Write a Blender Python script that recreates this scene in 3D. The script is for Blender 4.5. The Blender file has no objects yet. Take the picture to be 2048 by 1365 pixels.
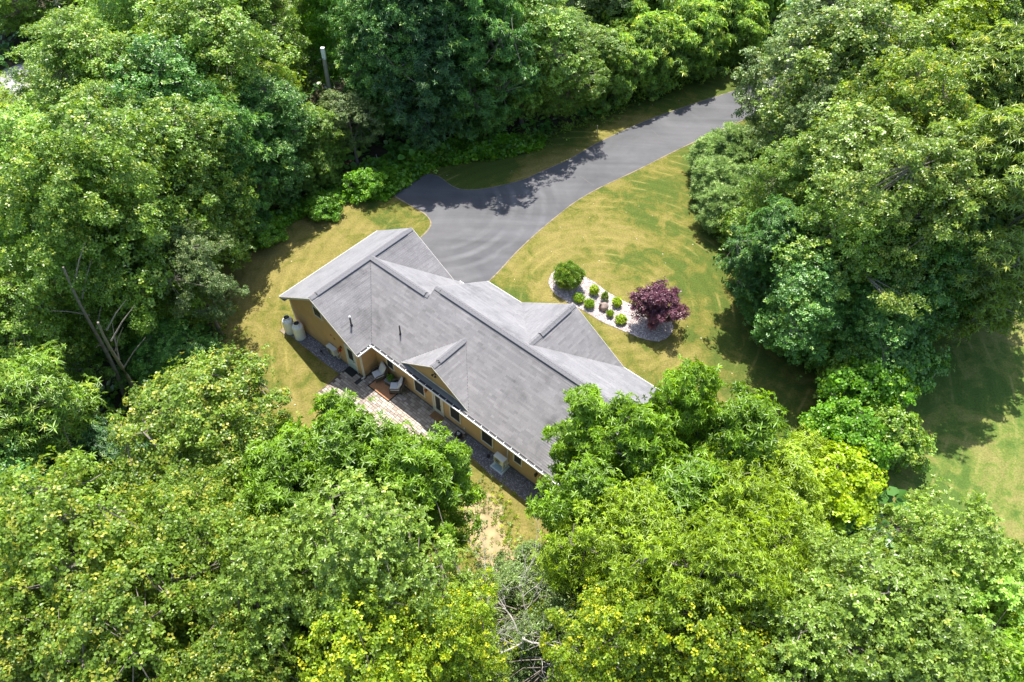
import bpy, bmesh, math, random
import numpy as np
from mathutils import Vector, Matrix

# ------------------------------------------------------------------ camera, world, sun, exposure
SC = bpy.context.scene
COL = SC.collection
CAM_PITCH, CAM_ROLL, F_PX, CAM_H = math.radians(49.582), math.radians(-1.601), 1485.078, 37.575
fw = Vector((0, math.cos(CAM_PITCH), -math.sin(CAM_PITCH)))
up0 = Vector((0, math.sin(CAM_PITCH), math.cos(CAM_PITCH)))
rt0 = Vector((1, 0, 0))
rt = rt0 * math.cos(CAM_ROLL) - up0 * math.sin(CAM_ROLL)
up = rt0 * math.sin(CAM_ROLL) + up0 * math.cos(CAM_ROLL)
cam_d = bpy.data.cameras.new('camera')
cam_d.sensor_width = 36
cam_d.lens = 36 * F_PX / 2048
cam_d.clip_start = 0.5
cam_d.clip_end = 3000
cam = bpy.data.objects.new('camera', cam_d)
COL.objects.link(cam)
cam.matrix_world = Matrix(((rt.x, up.x, -fw.x, 0), (rt.y, up.y, -fw.y, 0), (rt.z, up.z, -fw.z, CAM_H), (0, 0, 0, 1)))
SC.camera = cam

SUN_AZ, SUN_EL = math.radians(-4.7), math.radians(66.5)
world = bpy.data.worlds.new('World')
SC.world = world
world.use_nodes = True
wn = world.node_tree
sky = wn.nodes.new('ShaderNodeTexSky')
sky.sky_type = 'NISHITA'
sky.sun_disc = False
sky.sun_elevation = SUN_EL
sky.sun_rotation = SUN_AZ
sky.air_density = 1.0
sky.dust_density = 1.5
bg = wn.nodes['Background']
bg.inputs['Strength'].default_value = 0.15
wn.links.new(sky.outputs[0], bg.inputs[0])
sun_d = bpy.data.lights.new('sun', 'SUN')
sun_d.energy = 4.8
sun_d.angle = math.radians(0.5)
sun_d.color = (1.0, 0.955, 0.88)
sun = bpy.data.objects.new('sun', sun_d)
COL.objects.link(sun)
to_sun = Vector((math.sin(SUN_AZ) * math.cos(SUN_EL), math.cos(SUN_AZ) * math.cos(SUN_EL), math.sin(SUN_EL)))
sun.rotation_euler = (-to_sun).to_track_quat('-Z', 'Y').to_euler()
sun.location = (0, 60, 80)
SC.view_settings.view_transform = 'Standard'
SC.view_settings.look = 'None'
SC.view_settings.gamma = 1
SC.view_settings.use_curve_mapping = False
SC.view_settings.exposure = 1.05
SC.cycles.max_bounces = 6
SC.cycles.diffuse_bounces = 3
SC.cycles.transmission_bounces = 3
SC.cycles.transparent_max_bounces = 6

rng = np.random.default_rng(7)
random.seed(7)


def ground_at(px, py, z=0.0):
    """a spot of the level ground, surveyed from the photograph"""
    d = fw + rt * ((px - 1024) / F_PX) + up * ((682.5 - py) / F_PX)
    s = (z - CAM_H) / d.z
    return (d.x * s, d.y * s)


def ground_poly(pts):
    return [ground_at(*p) for p in pts]


# ------------------------------------------------------------------ helpers
def link(o, parent=None):
    COL.objects.link(o)
    if parent is not None:
        o.parent = parent
    return o


def tag(o, label=None, cat=None, group=None, kind=None):
    if label: o['label'] = label
    if cat: o['category'] = cat
    if group: o['group'] = group
    if kind: o['kind'] = kind
    return o


def empty(name, loc, rz=0.0):
    o = bpy.data.objects.new(name, None)
    o.location = loc
    o.rotation_euler = (0, 0, rz)
    o.empty_display_size = 0.3
    return link(o)


class MB:
    """collects shapes, then links them as one mesh object"""
    def __init__(self):
        self.v, self.f, self.c = [], [], []
        self.col = None

    def poly(self, pts, col=None):
        n = len(self.v)
        self.v += [tuple(p) for p in pts]
        self.f.append(tuple(range(n, n + len(pts))))
        self.c.append(col if col is not None else 0.5)
        return self

    def box(self, x0, x1, y0, y1, z0, z1):
        n = len(self.v)
        self.v += [(x, y, z) for z in (z0, z1) for x, y in ((x0, y0), (x1, y0), (x1, y1), (x0, y1))]
        for q in ((3, 2, 1, 0), (4, 5, 6, 7), (0, 1, 5, 4), (1, 2, 6, 5), (2, 3, 7, 6), (3, 0, 4, 7)):
            self.f.append(tuple(n + i for i in q)); self.c.append(0.5)
        return self

    def obox(self, c, half, M):
        n = len(self.v)
        c = Vector(c)
        for z in (-1, 1):
            for x, y in ((-1, -1), (1, -1), (1, 1), (-1, 1)):
                self.v.append(tuple(c + M @ Vector((x * half[0], y * half[1], z * half[2]))))
        for q in ((3, 2, 1, 0), (4, 5, 6, 7), (0, 1, 5, 4), (1, 2, 6, 5), (2, 3, 7, 6), (3, 0, 4, 7)):
            self.f.append(tuple(n + i for i in q)); self.c.append(0.5)
        return self

    def prism(self, poly, d, cap=True):
        """polygon extruded by the vector d"""
        n, k = len(self.v), len(poly)
        d = Vector(d)
        self.v += [tuple(p) for p in poly] + [tuple(Vector(p) + d) for p in poly]
        if cap:
            self.f.append(tuple(range(n, n + k))); self.c.append(0.5)
            self.f.append(tuple(range(n + 2 * k - 1, n + k - 1, -1))); self.c.append(0.5)
        for i in range(k):
            j = (i + 1) % k
            self.f.append((n + j, n + i, n + k + i, n + k + j)); self.c.append(0.5)
        return self

    def lathe(self, prof, c=(0, 0, 0), seg=16):
        n = len(self.v)
        for r, z in prof:
            for i in range(seg):
                a = 2 * math.pi * i / seg
                self.v.append((c[0] + r * math.cos(a), c[1] + r * math.sin(a), c[2] + z))
        for k in range(len(prof) - 1):
            for i in range(seg):
                j = (i + 1) % seg
                self.f.append((n + k * seg + i, n + k * seg + j, n + (k + 1) * seg + j, n + (k + 1) * seg + i)); self.c.append(0.5)
        self.f.append(tuple(n + i for i in range(seg - 1, -1, -1))); self.c.append(0.5)
        m = n + (len(prof) - 1) * seg
        self.f.append(tuple(m + i for i in range(seg))); self.c.append(0.5)
        return self

    def tube(self, pts, rad, seg=6, col=0.5):
        pts = [Vector(p) for p in pts]
        if not hasattr(rad, '__len__'): rad = [rad] * len(pts)
        n = len(self.v)
        for i, p in enumerate(pts):
            t = (pts[min(i + 1, len(pts) - 1)] - pts[max(i - 1, 0)])
            if t.length < 1e-6: t = Vector((0, 0, 1))
            t.normalize()
            a = t.orthogonal().normalized() if abs(t.z) > 0.9 else t.cross(Vector((0, 0, 1))).normalized()
            b = t.cross(a)
            for k in range(seg):
                w = 2 * math.pi * k / seg
                self.v.append(tuple(p + (a * math.cos(w) + b * math.sin(w)) * rad[i]))
        for i in range(len(pts) - 1):
            for k in range(seg):
                l = (k + 1) % seg
                self.f.append((n + i * seg + k, n + i * seg + l, n + (i + 1) * seg + l, n + (i + 1) * seg + k)); self.c.append(col)
        self.f.append(tuple(n + k for k in range(seg - 1, -1, -1))); self.c.append(col)
        m = n + (len(pts) - 1) * seg
        self.f.append(tuple(m + k for k in range(seg))); self.c.append(col)
        return self

    def mesh(self, name, mat, smooth=False, recalc=True):
        me = bpy.data.meshes.new(name)
        me.from_pydata(self.v, [], self.f)
        if recalc:
            bm = bmesh.new(); bm.from_mesh(me)
            bmesh.ops.recalc_face_normals(bm, faces=bm.faces)
            bm.to_mesh(me); bm.free()
        a = me.attributes.new('rnd', 'FLOAT', 'FACE')
        a.data.foreach_set('value', np.array(self.c, dtype=np.float32))
        if mat: me.materials.append(mat)
        if smooth:
            me.shade_smooth()
        me.update()
        return me

    def build(self, name, mat, parent=None, smooth=False, recalc=True, bevel=0):
        o = bpy.data.objects.new(name, self.mesh(name, mat, smooth, recalc))
        if bevel:
            b = o.modifiers.new('bevel', 'BEVEL'); b.width = bevel; b.segments = 2; b.limit_method = 'ANGLE'
        return link(o, parent)


# ------------------------------------------------------------------ materials
class NT:
    def __init__(self, name):
        self.m = bpy.data.materials.new(name)
        self.m.use_nodes = True
        self.t = self.m.node_tree
        self.b = self.t.nodes['Principled BSDF']

    def n(self, kind, **kw):
        x = self.t.nodes.new('ShaderNode' + kind)
        for k, v in kw.items():
            if k in x.inputs.keys(): x.inputs[k].default_value = v
            else: setattr(x, k, v)
        return x

    def l(self, a, b): self.t.links.new(a, b)

    def noise(self, scale, detail=4, rough=0.6, vec=None, dist=0.0):
        x = self.n('TexNoise', Scale=scale, Detail=detail, Roughness=rough, Distortion=dist)
        if vec is not None: self.l(vec, x.inputs['Vector'])
        return x

    def ramp(self, fac, stops, interp='LINEAR'):
        x = self.n('ValToRGB')
        x.color_ramp.interpolation = interp
        e = x.color_ramp.elements
        while len(e) < len(stops): e.new(0.5)
        for i, (p, c) in enumerate(stops):
            e[i].position = p
            e[i].color = (c[0], c[1], c[2], 1) if hasattr(c, '__len__') else (c, c, c, 1)
        self.l(fac, x.inputs[0])
        return x

    def mix(self, fac, a, b, mode='MIX'):
        x = self.n('Mix', data_type='RGBA', blend_type=mode)
        for i, s in ((0, fac), (6, a), (7, b)):
            if hasattr(s, 'is_output'): self.l(s, x.inputs[i])
            elif i == 0: x.inputs[0].default_value = s
            else: x.inputs[i].default_value = (*s, 1)
        return x.outputs[2]

    def math(self, op, a, b=None, c=None):
        x = self.n('Math', operation=op)
        for i, s in enumerate((a, b, c)):
            if s is None: continue
            if hasattr(s, 'is_output'): self.l(s, x.inputs[i])
            else: x.inputs[i].default_value = s
        return x.outputs[0]

    def bump(self, h, strength=0.3, dist=0.02):
        x = self.n('Bump', Strength=strength, Distance=dist)
        self.l(h, x.inputs['Height'])
        self.l(x.outputs[0], self.b.inputs['Normal'])
        return x


def simple(name, col, rough=0.7, var=0.12, scale=6.0, metal=0.0, bump=0.0):
    t = NT(name)
    g = t.n('NewGeometry')
    tc = t.n('TexCoord')
    ns = t.noise(scale, 5, 0.6, tc.outputs['Object'])
    lo = tuple(max(0, c * (1 - var)) for c in col); hi = tuple(min(1, c * (1 + var)) for c in col)
    r = t.ramp(ns.outputs[0], [(0.3, lo), (0.7, hi)])
    t.l(r.outputs[0], t.b.inputs['Base Color'])
    t.b.inputs['Roughness'].default_value = rough
    t.b.inputs['Metallic'].default_value = metal
    if bump: t.bump(ns.outputs[0], bump)
    return t.m


# ------------------------------------------------------------------ surface materials
def mat_lawn(name, dry, olive, green, bias, margins=False):
    t = NT(name)
    tc = t.n('TexCoord'); v = tc.outputs['Object']
    big = t.noise(0.16, 6, 0.62, v, 0.6)
    mid = t.noise(0.75, 7, 0.68, v, 1.2)
    fine = t.noise(9.0, 6, 0.75, v)
    f = t.math('MULTIPLY_ADD', mid.outputs[0], 0.55, t.math('MULTIPLY', big.outputs[0], 0.62))
    f = t.math('ADD', f, bias)
    if margins:
        # greener turf along the wood to the east and on the verge north of the drive
        sx = t.n('SeparateXYZ'); t.l(v, sx.inputs[0])
        wob = t.math('MULTIPLY', mid.outputs[0], 3.0)
        e = t.ramp(t.math('MULTIPLY_ADD', t.math('ADD', sx.outputs[0], wob), 0.25, -3.0), [(0.0, 0.0), (1.0, 1.0)])
        g1 = t.math('ADD', sx.outputs[1], t.math('MULTIPLY', sx.outputs[0], -0.9))
        n_ = t.ramp(t.math('MULTIPLY_ADD', t.math('ADD', g1, wob), 0.4, -20.2), [(0.0, 0.0), (1.0, 1.0)])
        w_ = t.ramp(t.math('MULTIPLY_ADD', sx.outputs[0], 0.3, 2.4), [(0.0, 0.0), (1.0, 1.0)])
        mk = t.math('MAXIMUM', e.outputs[0], t.math('MULTIPLY', n_.outputs[0], w_.outputs[0]))
        f = t.math('MULTIPLY_ADD', mk, -0.13, f)
    r = t.ramp(f, [(0.46, green), (0.53, olive), (0.58, tuple((a + b) / 2 for a, b in zip(olive, dry))), (0.67, dry)])
    # mowing passes, rings that wander round the planting bed and wheel lines along the house
    mp = t.n('Mapping'); mp.inputs['Location'].default_value = (-6.5, -35.6, 0)
    t.l(v, mp.inputs[0])
    wv = t.n('TexWave', Scale=0.34, Distortion=3.2, Detail=2.5, wave_type='RINGS', rings_direction='Z')
    wv.inputs['Detail Scale'].default_value = 0.22
    t.l(mp.outputs[0], wv.inputs['Vector'])
    brk = t.noise(0.35, 3, 0.6, v)
    wl = t.ramp(wv.outputs[1], [(0.86, 0.0), (0.99, 1.0)])
    wm = t.math('MULTIPLY', wl.outputs[0], t.ramp(brk.outputs[0], [(0.50, 0.0), (0.64, 0.55)]).outputs[0])
    c = t.mix(wm, r.outputs[0], tuple(min(1, x * 1.25) for x in dry))
    ws = t.ramp(wv.outputs[1], [(0.0, 0.94), (0.6, 1.03)])
    c = t.mix(1.0, c, ws.outputs[0], 'MULTIPLY')
    c = t.mix(1.0, c, t.ramp(fine.outputs[0], [(0.28, 0.55), (0.72, 1.42)]).outputs[0], 'MULTIPLY')
    t.l(c, t.b.inputs['Base Color'])
    t.b.inputs['Roughness'].default_value = 0.95
    t.b.inputs['Specular IOR Level'].default_value = 0.1
    h = t.math('ADD', t.math('MULTIPLY', fine.outputs[0], 0.5), t.math('MULTIPLY', t.noise(30, 4, 0.7, v).outputs[0], 0.5))
    t.bump(h, 0.6, 0.06)
    return t.m


def mat_asphalt():
    t = NT('asphalt')
    v = t.n('TexCoord').outputs['Object']
    big = t.noise(0.22, 5, 0.6, v, 1.0)
    fine = t.noise(60, 4, 0.7, v)
    base = t.ramp(big.outputs[0], [(0.3, (0.062, 0.063, 0.068)), (0.5, (0.080, 0.080, 0.085)), (0.7, (0.100, 0.099, 0.104))])
    # wheel-swept arcs in front of the garage
    mp = t.n('Mapping'); cx, cy = ground_at(862, 415)
    mp.inputs['Location'].default_value = (-cx, -cy, 0); t.l(v, mp.inputs[0])
    wv = t.n('TexWave', Scale=0.27, Distortion=5.0, Detail=2.5, wave_type='RINGS', rings_direction='Z')
    wv.inputs['Detail Scale'].default_value = 0.25
    t.l(mp.outputs[0], wv.inputs['Vector'])
    ln = t.n('VectorMath', operation='LENGTH'); t.l(mp.outputs[0], ln.inputs[0])
    near = t.ramp(t.math('MULTIPLY', ln.outputs['Value'], 0.07), [(0.22, 0.0), (0.42, 1.0), (0.85, 0.0)])
    brk = t.noise(0.33, 3, 0.6, v, 0.8)
    f = t.math('MULTIPLY', t.math('MULTIPLY', t.ramp(wv.outputs[1], [(0.4, 0.0), (1.0, 0.5)]).outputs[0], near.outputs[0]), t.ramp(brk.outputs[0], [(0.40, 0.1), (0.62, 1.0)]).outputs[0])
    c = t.mix(f, base.outputs[0], (0.165, 0.163, 0.170))
    # lanes lighter where the wheels run along the drive
    st = t.n('Mapping'); st.inputs['Rotation'].default_value = (0, 0, math.radians(-38)); st.inputs['Scale'].default_value = (0.05, 0.55, 1)
    t.l(v, st.inputs[0])
    lane = t.noise(1.6, 4, 0.55, st.outputs[0], 0.4)
    c = t.mix(1.0, c, t.ramp(lane.outputs[0], [(0.3, 0.82), (0.7, 1.2)]).outputs[0], 'MULTIPLY')
    c = t.mix(1.0, c, t.ramp(fine.outputs[0], [(0.2, 0.8), (0.8, 1.2)]).outputs[0], 'MULTIPLY')
    t.l(c, t.b.inputs['Base Color'])
    t.b.inputs['Roughness'].default_value = 0.85
    t.bump(fine.outputs[0], 0.25, 0.01)
    return t.m


def mat_attr(name, stops, rough=0.85, noise_scale=3.0, noise_amt=0.12, fine=30, fine_amt=0.15, bump=0.3, spec=0.2, streak=None, sheen=0.0):
    """colour picked per piece by the face attribute rnd, with broad and fine variation"""
    t = NT(name)
    v = t.n('TexCoord').outputs['Object']
    a = t.n('Attribute', attribute_name='rnd')
    r = t.ramp(a.outputs['Fac'], stops)
    nb = t.noise(noise_scale, 4, 0.6, v, 0.5)
    nf = t.noise(fine, 5, 0.75, v)
    c = t.mix(1.0, r.outputs[0], t.ramp(nb.outputs[0], [(0.3, 1 - noise_amt), (0.7, 1 + noise_amt)]).outputs[0], 'MULTIPLY')
    c = t.mix(1.0, c, t.ramp(nf.outputs[0], [(0.25, 1 - fine_amt), (0.75, 1 + fine_amt)]).outputs[0], 'MULTIPLY')
    if streak:
        mp = t.n('Mapping'); mp.inputs['Scale'].default_value = streak; t.l(v, mp.inputs[0])
        ns = t.noise(1.0, 4, 0.6, mp.outputs[0], 0.3)
        c = t.mix(1.0, c, t.ramp(ns.outputs[0], [(0.28, 0.62), (0.44, 0.95), (0.75, 1.10)]).outputs[0], 'MULTIPLY')
    t.l(c, t.b.inputs['Base Color'])
    t.b.inputs['Roughness'].default_value = rough
    t.b.inputs['Specular IOR Level'].default_value = spec
    t.b.inputs['Sheen Weight'].default_value = sheen
    t.b.inputs['Sheen Roughness'].default_value = 0.5
    if bump: t.bump(nf.outputs[0], bump, 0.01)
    return t.m


M = {}
M['lawn'] = mat_lawn('lawn_grass', (0.212, 0.176, 0.056), (0.130, 0.128, 0.027), (0.072, 0.100, 0.019), -0.008, True)
M['lawn_green'] = mat_lawn('green_lawn_grass', (0.21, 0.19, 0.065), (0.130, 0.165, 0.035), (0.075, 0.125, 0.024), -0.07)  # greener grass of the side lawn
M['asphalt'] = mat_asphalt()
M['floor'] = simple('forest_litter', (0.055, 0.045, 0.022), 0.95, 0.5, 1.2, bump=0.6)
M['edge'] = simple('dry_soil_edge', (0.22, 0.18, 0.12), 0.95, 0.35, 4.0)
M['seal'] = simple('joint_seal', (0.10, 0.098, 0.096), 0.9, 0.2, 6.0)
M['road'] = simple('pale_road', (0.30, 0.28, 0.31), 0.9, 0.15, 1.0)
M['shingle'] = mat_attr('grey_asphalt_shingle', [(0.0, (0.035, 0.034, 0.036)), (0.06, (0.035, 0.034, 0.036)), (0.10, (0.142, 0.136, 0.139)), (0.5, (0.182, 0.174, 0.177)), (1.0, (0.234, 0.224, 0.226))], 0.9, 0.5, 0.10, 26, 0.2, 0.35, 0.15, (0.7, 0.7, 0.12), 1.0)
M['deck'] = simple('roof_deck', (0.05, 0.05, 0.055), 0.9)
M['cap'] = simple('ridge_cap_shingle', (0.165, 0.161, 0.169), 0.9, 0.30, 5.0, bump=0.3)
M['flat_glass'] = simple('flat_glass', (0.03, 0.033, 0.04), 0.5, 0.2, 1.0)
M['flat_glass'].node_tree.nodes['Principled BSDF'].inputs['Specular IOR Level'].default_value = 0.25
M['trim'] = simple('cream_trim', (0.66, 0.62, 0.54), 0.6, 0.05)
M['white'] = simple('white_metal', (0.80, 0.80, 0.80), 0.5, 0.04)
M['wall'] = simple('tan_siding', (0.58, 0.375, 0.185), 0.85, 0.08, 1.6, bump=0.1)
M['gutter_in'] = simple('gutter_black', (0.02, 0.02, 0.024), 0.6)  # black inside of the gutter trough
M['glass'] = simple('dark_glass', (0.02, 0.025, 0.035), 0.12, 0.2, 1.0)
M['door'] = simple('pale_blue_door', (0.52, 0.62, 0.66), 0.5, 0.05)
M['dark'] = simple('dark_plastic', (0.025, 0.025, 0.03), 0.6)
M['pipe'] = simple('black_pipe', (0.02, 0.02, 0.022), 0.5)
M['gravel'] = mat_attr('grey_gravel', [(0.0, (0.10, 0.095, 0.11)), (0.5, (0.22, 0.205, 0.23)), (1.0, (0.40, 0.38, 0.42))], 0.9, 1.2, 0.15, 30, 0.2, 0.4)
M['gravel_bed'] = simple('grey_gravel_bed', (0.16, 0.15, 0.165), 0.95, 0.35, 14.0, bump=0.8)
M['pink_gravel'] = mat_attr('pale_stone', [(0.0, (0.20, 0.16, 0.15)), (0.4, (0.40, 0.34, 0.32)), (1.0, (0.66, 0.60, 0.57))], 0.9, 1.2, 0.1, 30, 0.15, 0.3)
M['pink_bed'] = simple('pale_stone_bed', (0.34, 0.29, 0.28), 0.95, 0.35, 16.0, bump=0.8)
M['paver'] = mat_attr('paver', [(0.0, (0.25, 0.21, 0.18)), (0.35, (0.34, 0.285, 0.235)), (0.7, (0.42, 0.365, 0.305)), (1.0, (0.49, 0.435, 0.37))], 0.9, 0.6, 0.12, 20, 0.15, 0.3)
M['mortar'] = simple('paver_joint', (0.10, 0.075, 0.06), 0.95, 0.2)
M['tank'] = simple('tank_white', (0.84, 0.86, 0.88), 0.45, 0.05)
M['unit'] = simple('beige_unit', (0.66, 0.64, 0.56), 0.55, 0.05)
M['unit_grey'] = simple('pale_unit_top', (0.70, 0.71, 0.70), 0.5, 0.05)
M['blue_pad'] = simple('blue_grey_pad', (0.36, 0.48, 0.55), 0.6, 0.1)
M['wicker'] = simple('dark_wicker', (0.10, 0.085, 0.075), 0.8, 0.3, 40.0, bump=0.5)
M['cushion'] = simple('pale_cushion', (0.66, 0.68, 0.70), 0.9, 0.05, 8.0)
M['rug'] = simple('rust_rug', (0.40, 0.20, 0.10), 0.95, 0.2, 12.0)
M['rug_edge'] = simple('black_rug_border', (0.02, 0.018, 0.018), 0.95)
M['mat'] = simple('coir_mat', (0.24, 0.13, 0.06), 0.95, 0.25, 20.0)
M['copper'] = simple('copper', (0.50, 0.18, 0.07), 0.4, 0.2, metal=0.6)
M['red'] = simple('red_petals', (0.55, 0.04, 0.03), 0.7, 0.3)
M['bark'] = simple('grey_bark', (0.20, 0.17, 0.14), 0.9, 0.35, 5.0, bump=0.8)
M['bark_pale'] = simple('pale_dead_wood', (0.50, 0.46, 0.42), 0.85, 0.2, 5.0, bump=0.5)
M['bark_grey'] = simple('light_grey_bark', (0.30, 0.27, 0.23), 0.9, 0.3, 5.0, bump=0.6)
M['pole'] = simple('weathered_pole', (0.36, 0.32, 0.27), 0.9, 0.2, 5.0)
M['rock'] = simple('brown_rock', (0.26, 0.20, 0.17), 0.9, 0.3, 6.0, bump=0.7)
M['fleck'] = simple('dry_leaf_fleck', (0.62, 0.56, 0.42), 0.9, 0.15)


# ------------------------------------------------------------------ ground, lawns, driveway
def sheet(name, pts, z, mat, parent=None, kind='structure'):
    b = MB(); b.poly([(x, y, z) for x, y in pts])
    o = b.build(name, mat, parent, recalc=False)
    if parent is None: tag(o, kind=kind)
    return o


sheet('forest_ground', [(-700, -300), (700, -300), (700, 1100), (-700, 1100)], 0.0, M['floor'])


def smooth_loop(pts, k=6):
    """Catmull-Rom through a closed loop"""
    n = len(pts); out = []
    for i in range(n):
        p0, p1, p2, p3 = (np.array(pts[(i + j - 1) % n]) for j in range(4))
        for s in range(k):
            t = s / k
            out.append(tuple(0.5 * ((2 * p1) + (-p0 + p2) * t + (2 * p0 - 5 * p1 + 4 * p2 - p3) * t * t + (-p0 + 3 * p1 - 3 * p2 + p3) * t ** 3)))
    return out


def smooth_path(pts, k=8):
    q = [pts[0]] + list(pts) + [pts[-1]]; out = []
    for i in range(len(pts) - 1):
        p0, p1, p2, p3 = (np.array(q[i + j]) for j in range(4))
        for s in range(k):
            t = s / k
            out.append(tuple(0.5 * ((2 * p1) + (-p0 + p2) * t + (2 * p0 - 5 * p1 + 4 * p2 - p3) * t * t + (-p0 + 3 * p1 - 3 * p2 + p3) * t ** 3)))
    return out + [tuple(pts[-1])]


LAWN = ground_poly([(420, 470), (560, 400), (700, 372), (850, 322), (950, 292), (1100, 270), (1200, 232), (1330, 175), (1480, 120), (1620, 90), (1720, 150),
                    (1600, 260), (1480, 300), (1440, 440), (1520, 560), (1620, 690), (1680, 790), (1650, 900), (1520, 980), (1320, 1130), (1120, 1260), (900, 1240),
                    (700, 1000), (560, 880), (430, 760)])
sheet('lawn', LAWN, 0.008, M['lawn'])
sheet('side_lawn', ground_poly([(1790, 700), (1880, 650), (2100, 590), (2500, 640), (2500, 1200), (2000, 1120), (1800, 1010), (1640, 985), (1740, 890)]), 0.008, M['lawn_green'])

def_top = [(1720, 90), (1600, 135), (1475, 180), (1440, 191), (1370, 214), (1290, 243), (1200, 284), (1140, 318), (1080, 345), (1040, 362), (975, 377), (930, 380), (905, 373), (878, 354), (855, 348)]
low_side = [(838, 478), (855, 462), (862, 446), (850, 429), (830, 417), (787, 392)]
bot_side = [(940, 600), (975, 566), (1000, 541), (1032, 506), (1070, 470), (1110, 436), (1150, 405), (1200, 376), (1270, 343), (1360, 298), (1440, 262), (1560, 208), (1720, 145)]
top_g = smooth_path(ground_poly(def_top)); low_g = smooth_path(ground_poly(low_side), 5); bot_g = smooth_path(ground_poly(bot_side))
drive_loop = top_g + list(reversed(low_g))[0:] + ground_poly([(800, 530)]) + bot_g
random.seed(21)
drive_loop = [(x + random.uniform(-.035, .035), y + random.uniform(-.035, .035)) for x, y in drive_loop]
drive = sheet('driveway', drive_loop, 0.020, M['asphalt'])


def strip(name, path, w, z, mat, parent, side=0.0, jitter=0.0):
    b = MB(); P = [Vector((x, y, 0)) for x, y in path]; L = []
    for i, p in enumerate(P):
        t = (P[min(i + 1, len(P) - 1)] - P[max(i - 1, 0)]).normalized(); n = Vector((-t.y, t.x, 0))
        ww = w * (1 + jitter * random.uniform(-1, 1))
        L.append((p + n * (side - ww / 2), p + n * (side + ww / 2)))
    for (a, c), (d, e) in zip(L, L[1:]):
        b.poly([(a.x, a.y, z), (d.x, d.y, z), (e.x, e.y, z), (c.x, c.y, z)])
    return b.build(name, mat, parent, recalc=False)


strip('soil_edge', bot_g, 0.08, 0.026, M['edge'], drive, 0.0, 0.7)
strip('soil_edge', top_g, 0.05, 0.026, M['edge'], drive, 0.0, 0.7)
strip('soil_edge', low_g, 0.10, 0.026, M['edge'], drive, 0.0, 0.5)
for a, b_ in (((1160, 353), (1187, 372)), ((1303, 260), (1342, 297)), ((1413, 199), (1441, 226))):
    p, q = np.array(ground_at(*a)), np.array(ground_at(*b_))
    strip('joint_seal', [tuple(p + (q - p) * s) for s in np.linspace(0, 1, 8)], 0.07, 0.028, M['seal'], drive, 0, 0.4)
sheet('road', ground_poly([(-60, 165), (130, 95), (300, 20), (420, -60), (520, -60), (380, 50), (230, 150), (60, 235), (-60, 280)]), 0.02, M['road'])
sheet('dry_path', smooth_loop(ground_poly([(935, 985), (1000, 1000), (1015, 1080), (1090, 1130), (1130, 1190), (1030, 1240), (960, 1130), (930, 1060)]), 4), 0.016,
      simple('dry_straw', (0.30, 0.23, 0.12), 0.95, 0.35, 1.5, bump=0.5))

# ------------------------------------------------------------------ the house
HX, HY, HPHI = -15.04, 32.813, math.radians(-39.39)
HM = Matrix.Translation((HX, HY, 0)) @ Matrix.Rotation(HPHI, 4, 'Z')
house = empty('house', (HX, HY, 0), HPHI)
tag(house, 'tan single-storey house with grey shingled gable roofs beside the driveway', 'house')
ZE, MS = 2.751, 0.646
A, B_ = 7.474, 8.522            # width and length of the garage wing roof
AR = 3.692                       # its ridge
ZR = ZE + MS * (A - AR)
Z0 = ZR - MS * AR
C_, E1 = 1.122, 8.904
VM1 = 4.893; ZM1 = ZE + MS * (VM1 - C_); D1 = 8.841; ZB1 = ZM1 - MS * (D1 - VM1)
VM2 = 5.467; ZM2 = ZE + MS * (VM2 - C_); D2 = 10.08; ZB2 = ZM2 - MS * (D2 - VM2)
E2 = 23.1
G1, G2 = 11.867, 19.943; GM = (G1 + G2) / 2; MG = 0.669; ZG = ZB2 + MG * (G2 - G1) / 2; VG0 = D2 - (ZG - ZB2) / MS
H1, H2 = 9.814, 15.303; HMID = (H1 + H2) / 2; KD = 0.249; ZHB = ZE + MS * KD; MK = 0.66; ZH = ZHB + MK * (H2 - H1) / 2; VH0 = C_ + (ZH - ZE) / MS
CF, ZF, AF = C_ + .12, ZE + MS * .12, A - .12
UR = AR + (ZR - ZM1) / MS + 0.02  # where the middle ridge dies into the wing

slopes = [
    ([(0, 0, Z0), (0, B_, Z0), (AR, B_, ZR), (AR, 0, ZR)], (0, 1, 0), (1, 0, MS)),
    ([(AF, B_, ZF), (AF, 0, ZF), (AR, 0, ZR), (AR, B_, ZR)], (0, -1, 0), (-1, 0, MS)),
    ([(AF, CF, ZF), (E1, CF, ZF), (E1, VM1, ZM1), (UR, VM1, ZM1)], (1, 0, 0), (0, 1, MS)),
    ([(A + .25, D1, ZB1), (E1 + .3, D1, ZB1), (E1 + .3, VM1, ZM1), (UR, VM1, ZM1)], (-1, 0, 0), (0, -1, MS)),
    ([(E1, CF, ZF), (E2, CF, ZF), (E2, VM2, ZM2), (E1, VM2, ZM2)], (1, 0, 0), (0, 1, MS)),
    ([(E1, D2, ZB2), (E2, D2, ZB2), (E2, VM2, ZM2), (E1, VM2, ZM2)], (-1, 0, 0), (0, -1, MS)),
    ([(G1, D2, ZB2), (GM, VG0, ZG), (GM, D2 + .03, ZG), (G1, D2 + .03, ZB2)], (0, 1, 0), (1, 0, MG)),
    ([(G2, D2, ZB2), (GM, VG0, ZG), (GM, D2 + .03, ZG), (G2, D2 + .03, ZB2)], (0, 1, 0), (-1, 0, MG)),
    ([(H1, C_ + KD, ZHB), (HMID, C_ + KD, ZH), (HMID, VH0, ZH)], (0, 1, 0), (1, 0, MK)),
    ([(H2, C_ + KD, ZHB), (HMID, C_ + KD, ZH), (HMID, VH0, ZH)], (0, 1, 0), (-1, 0, MK)),
]


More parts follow.
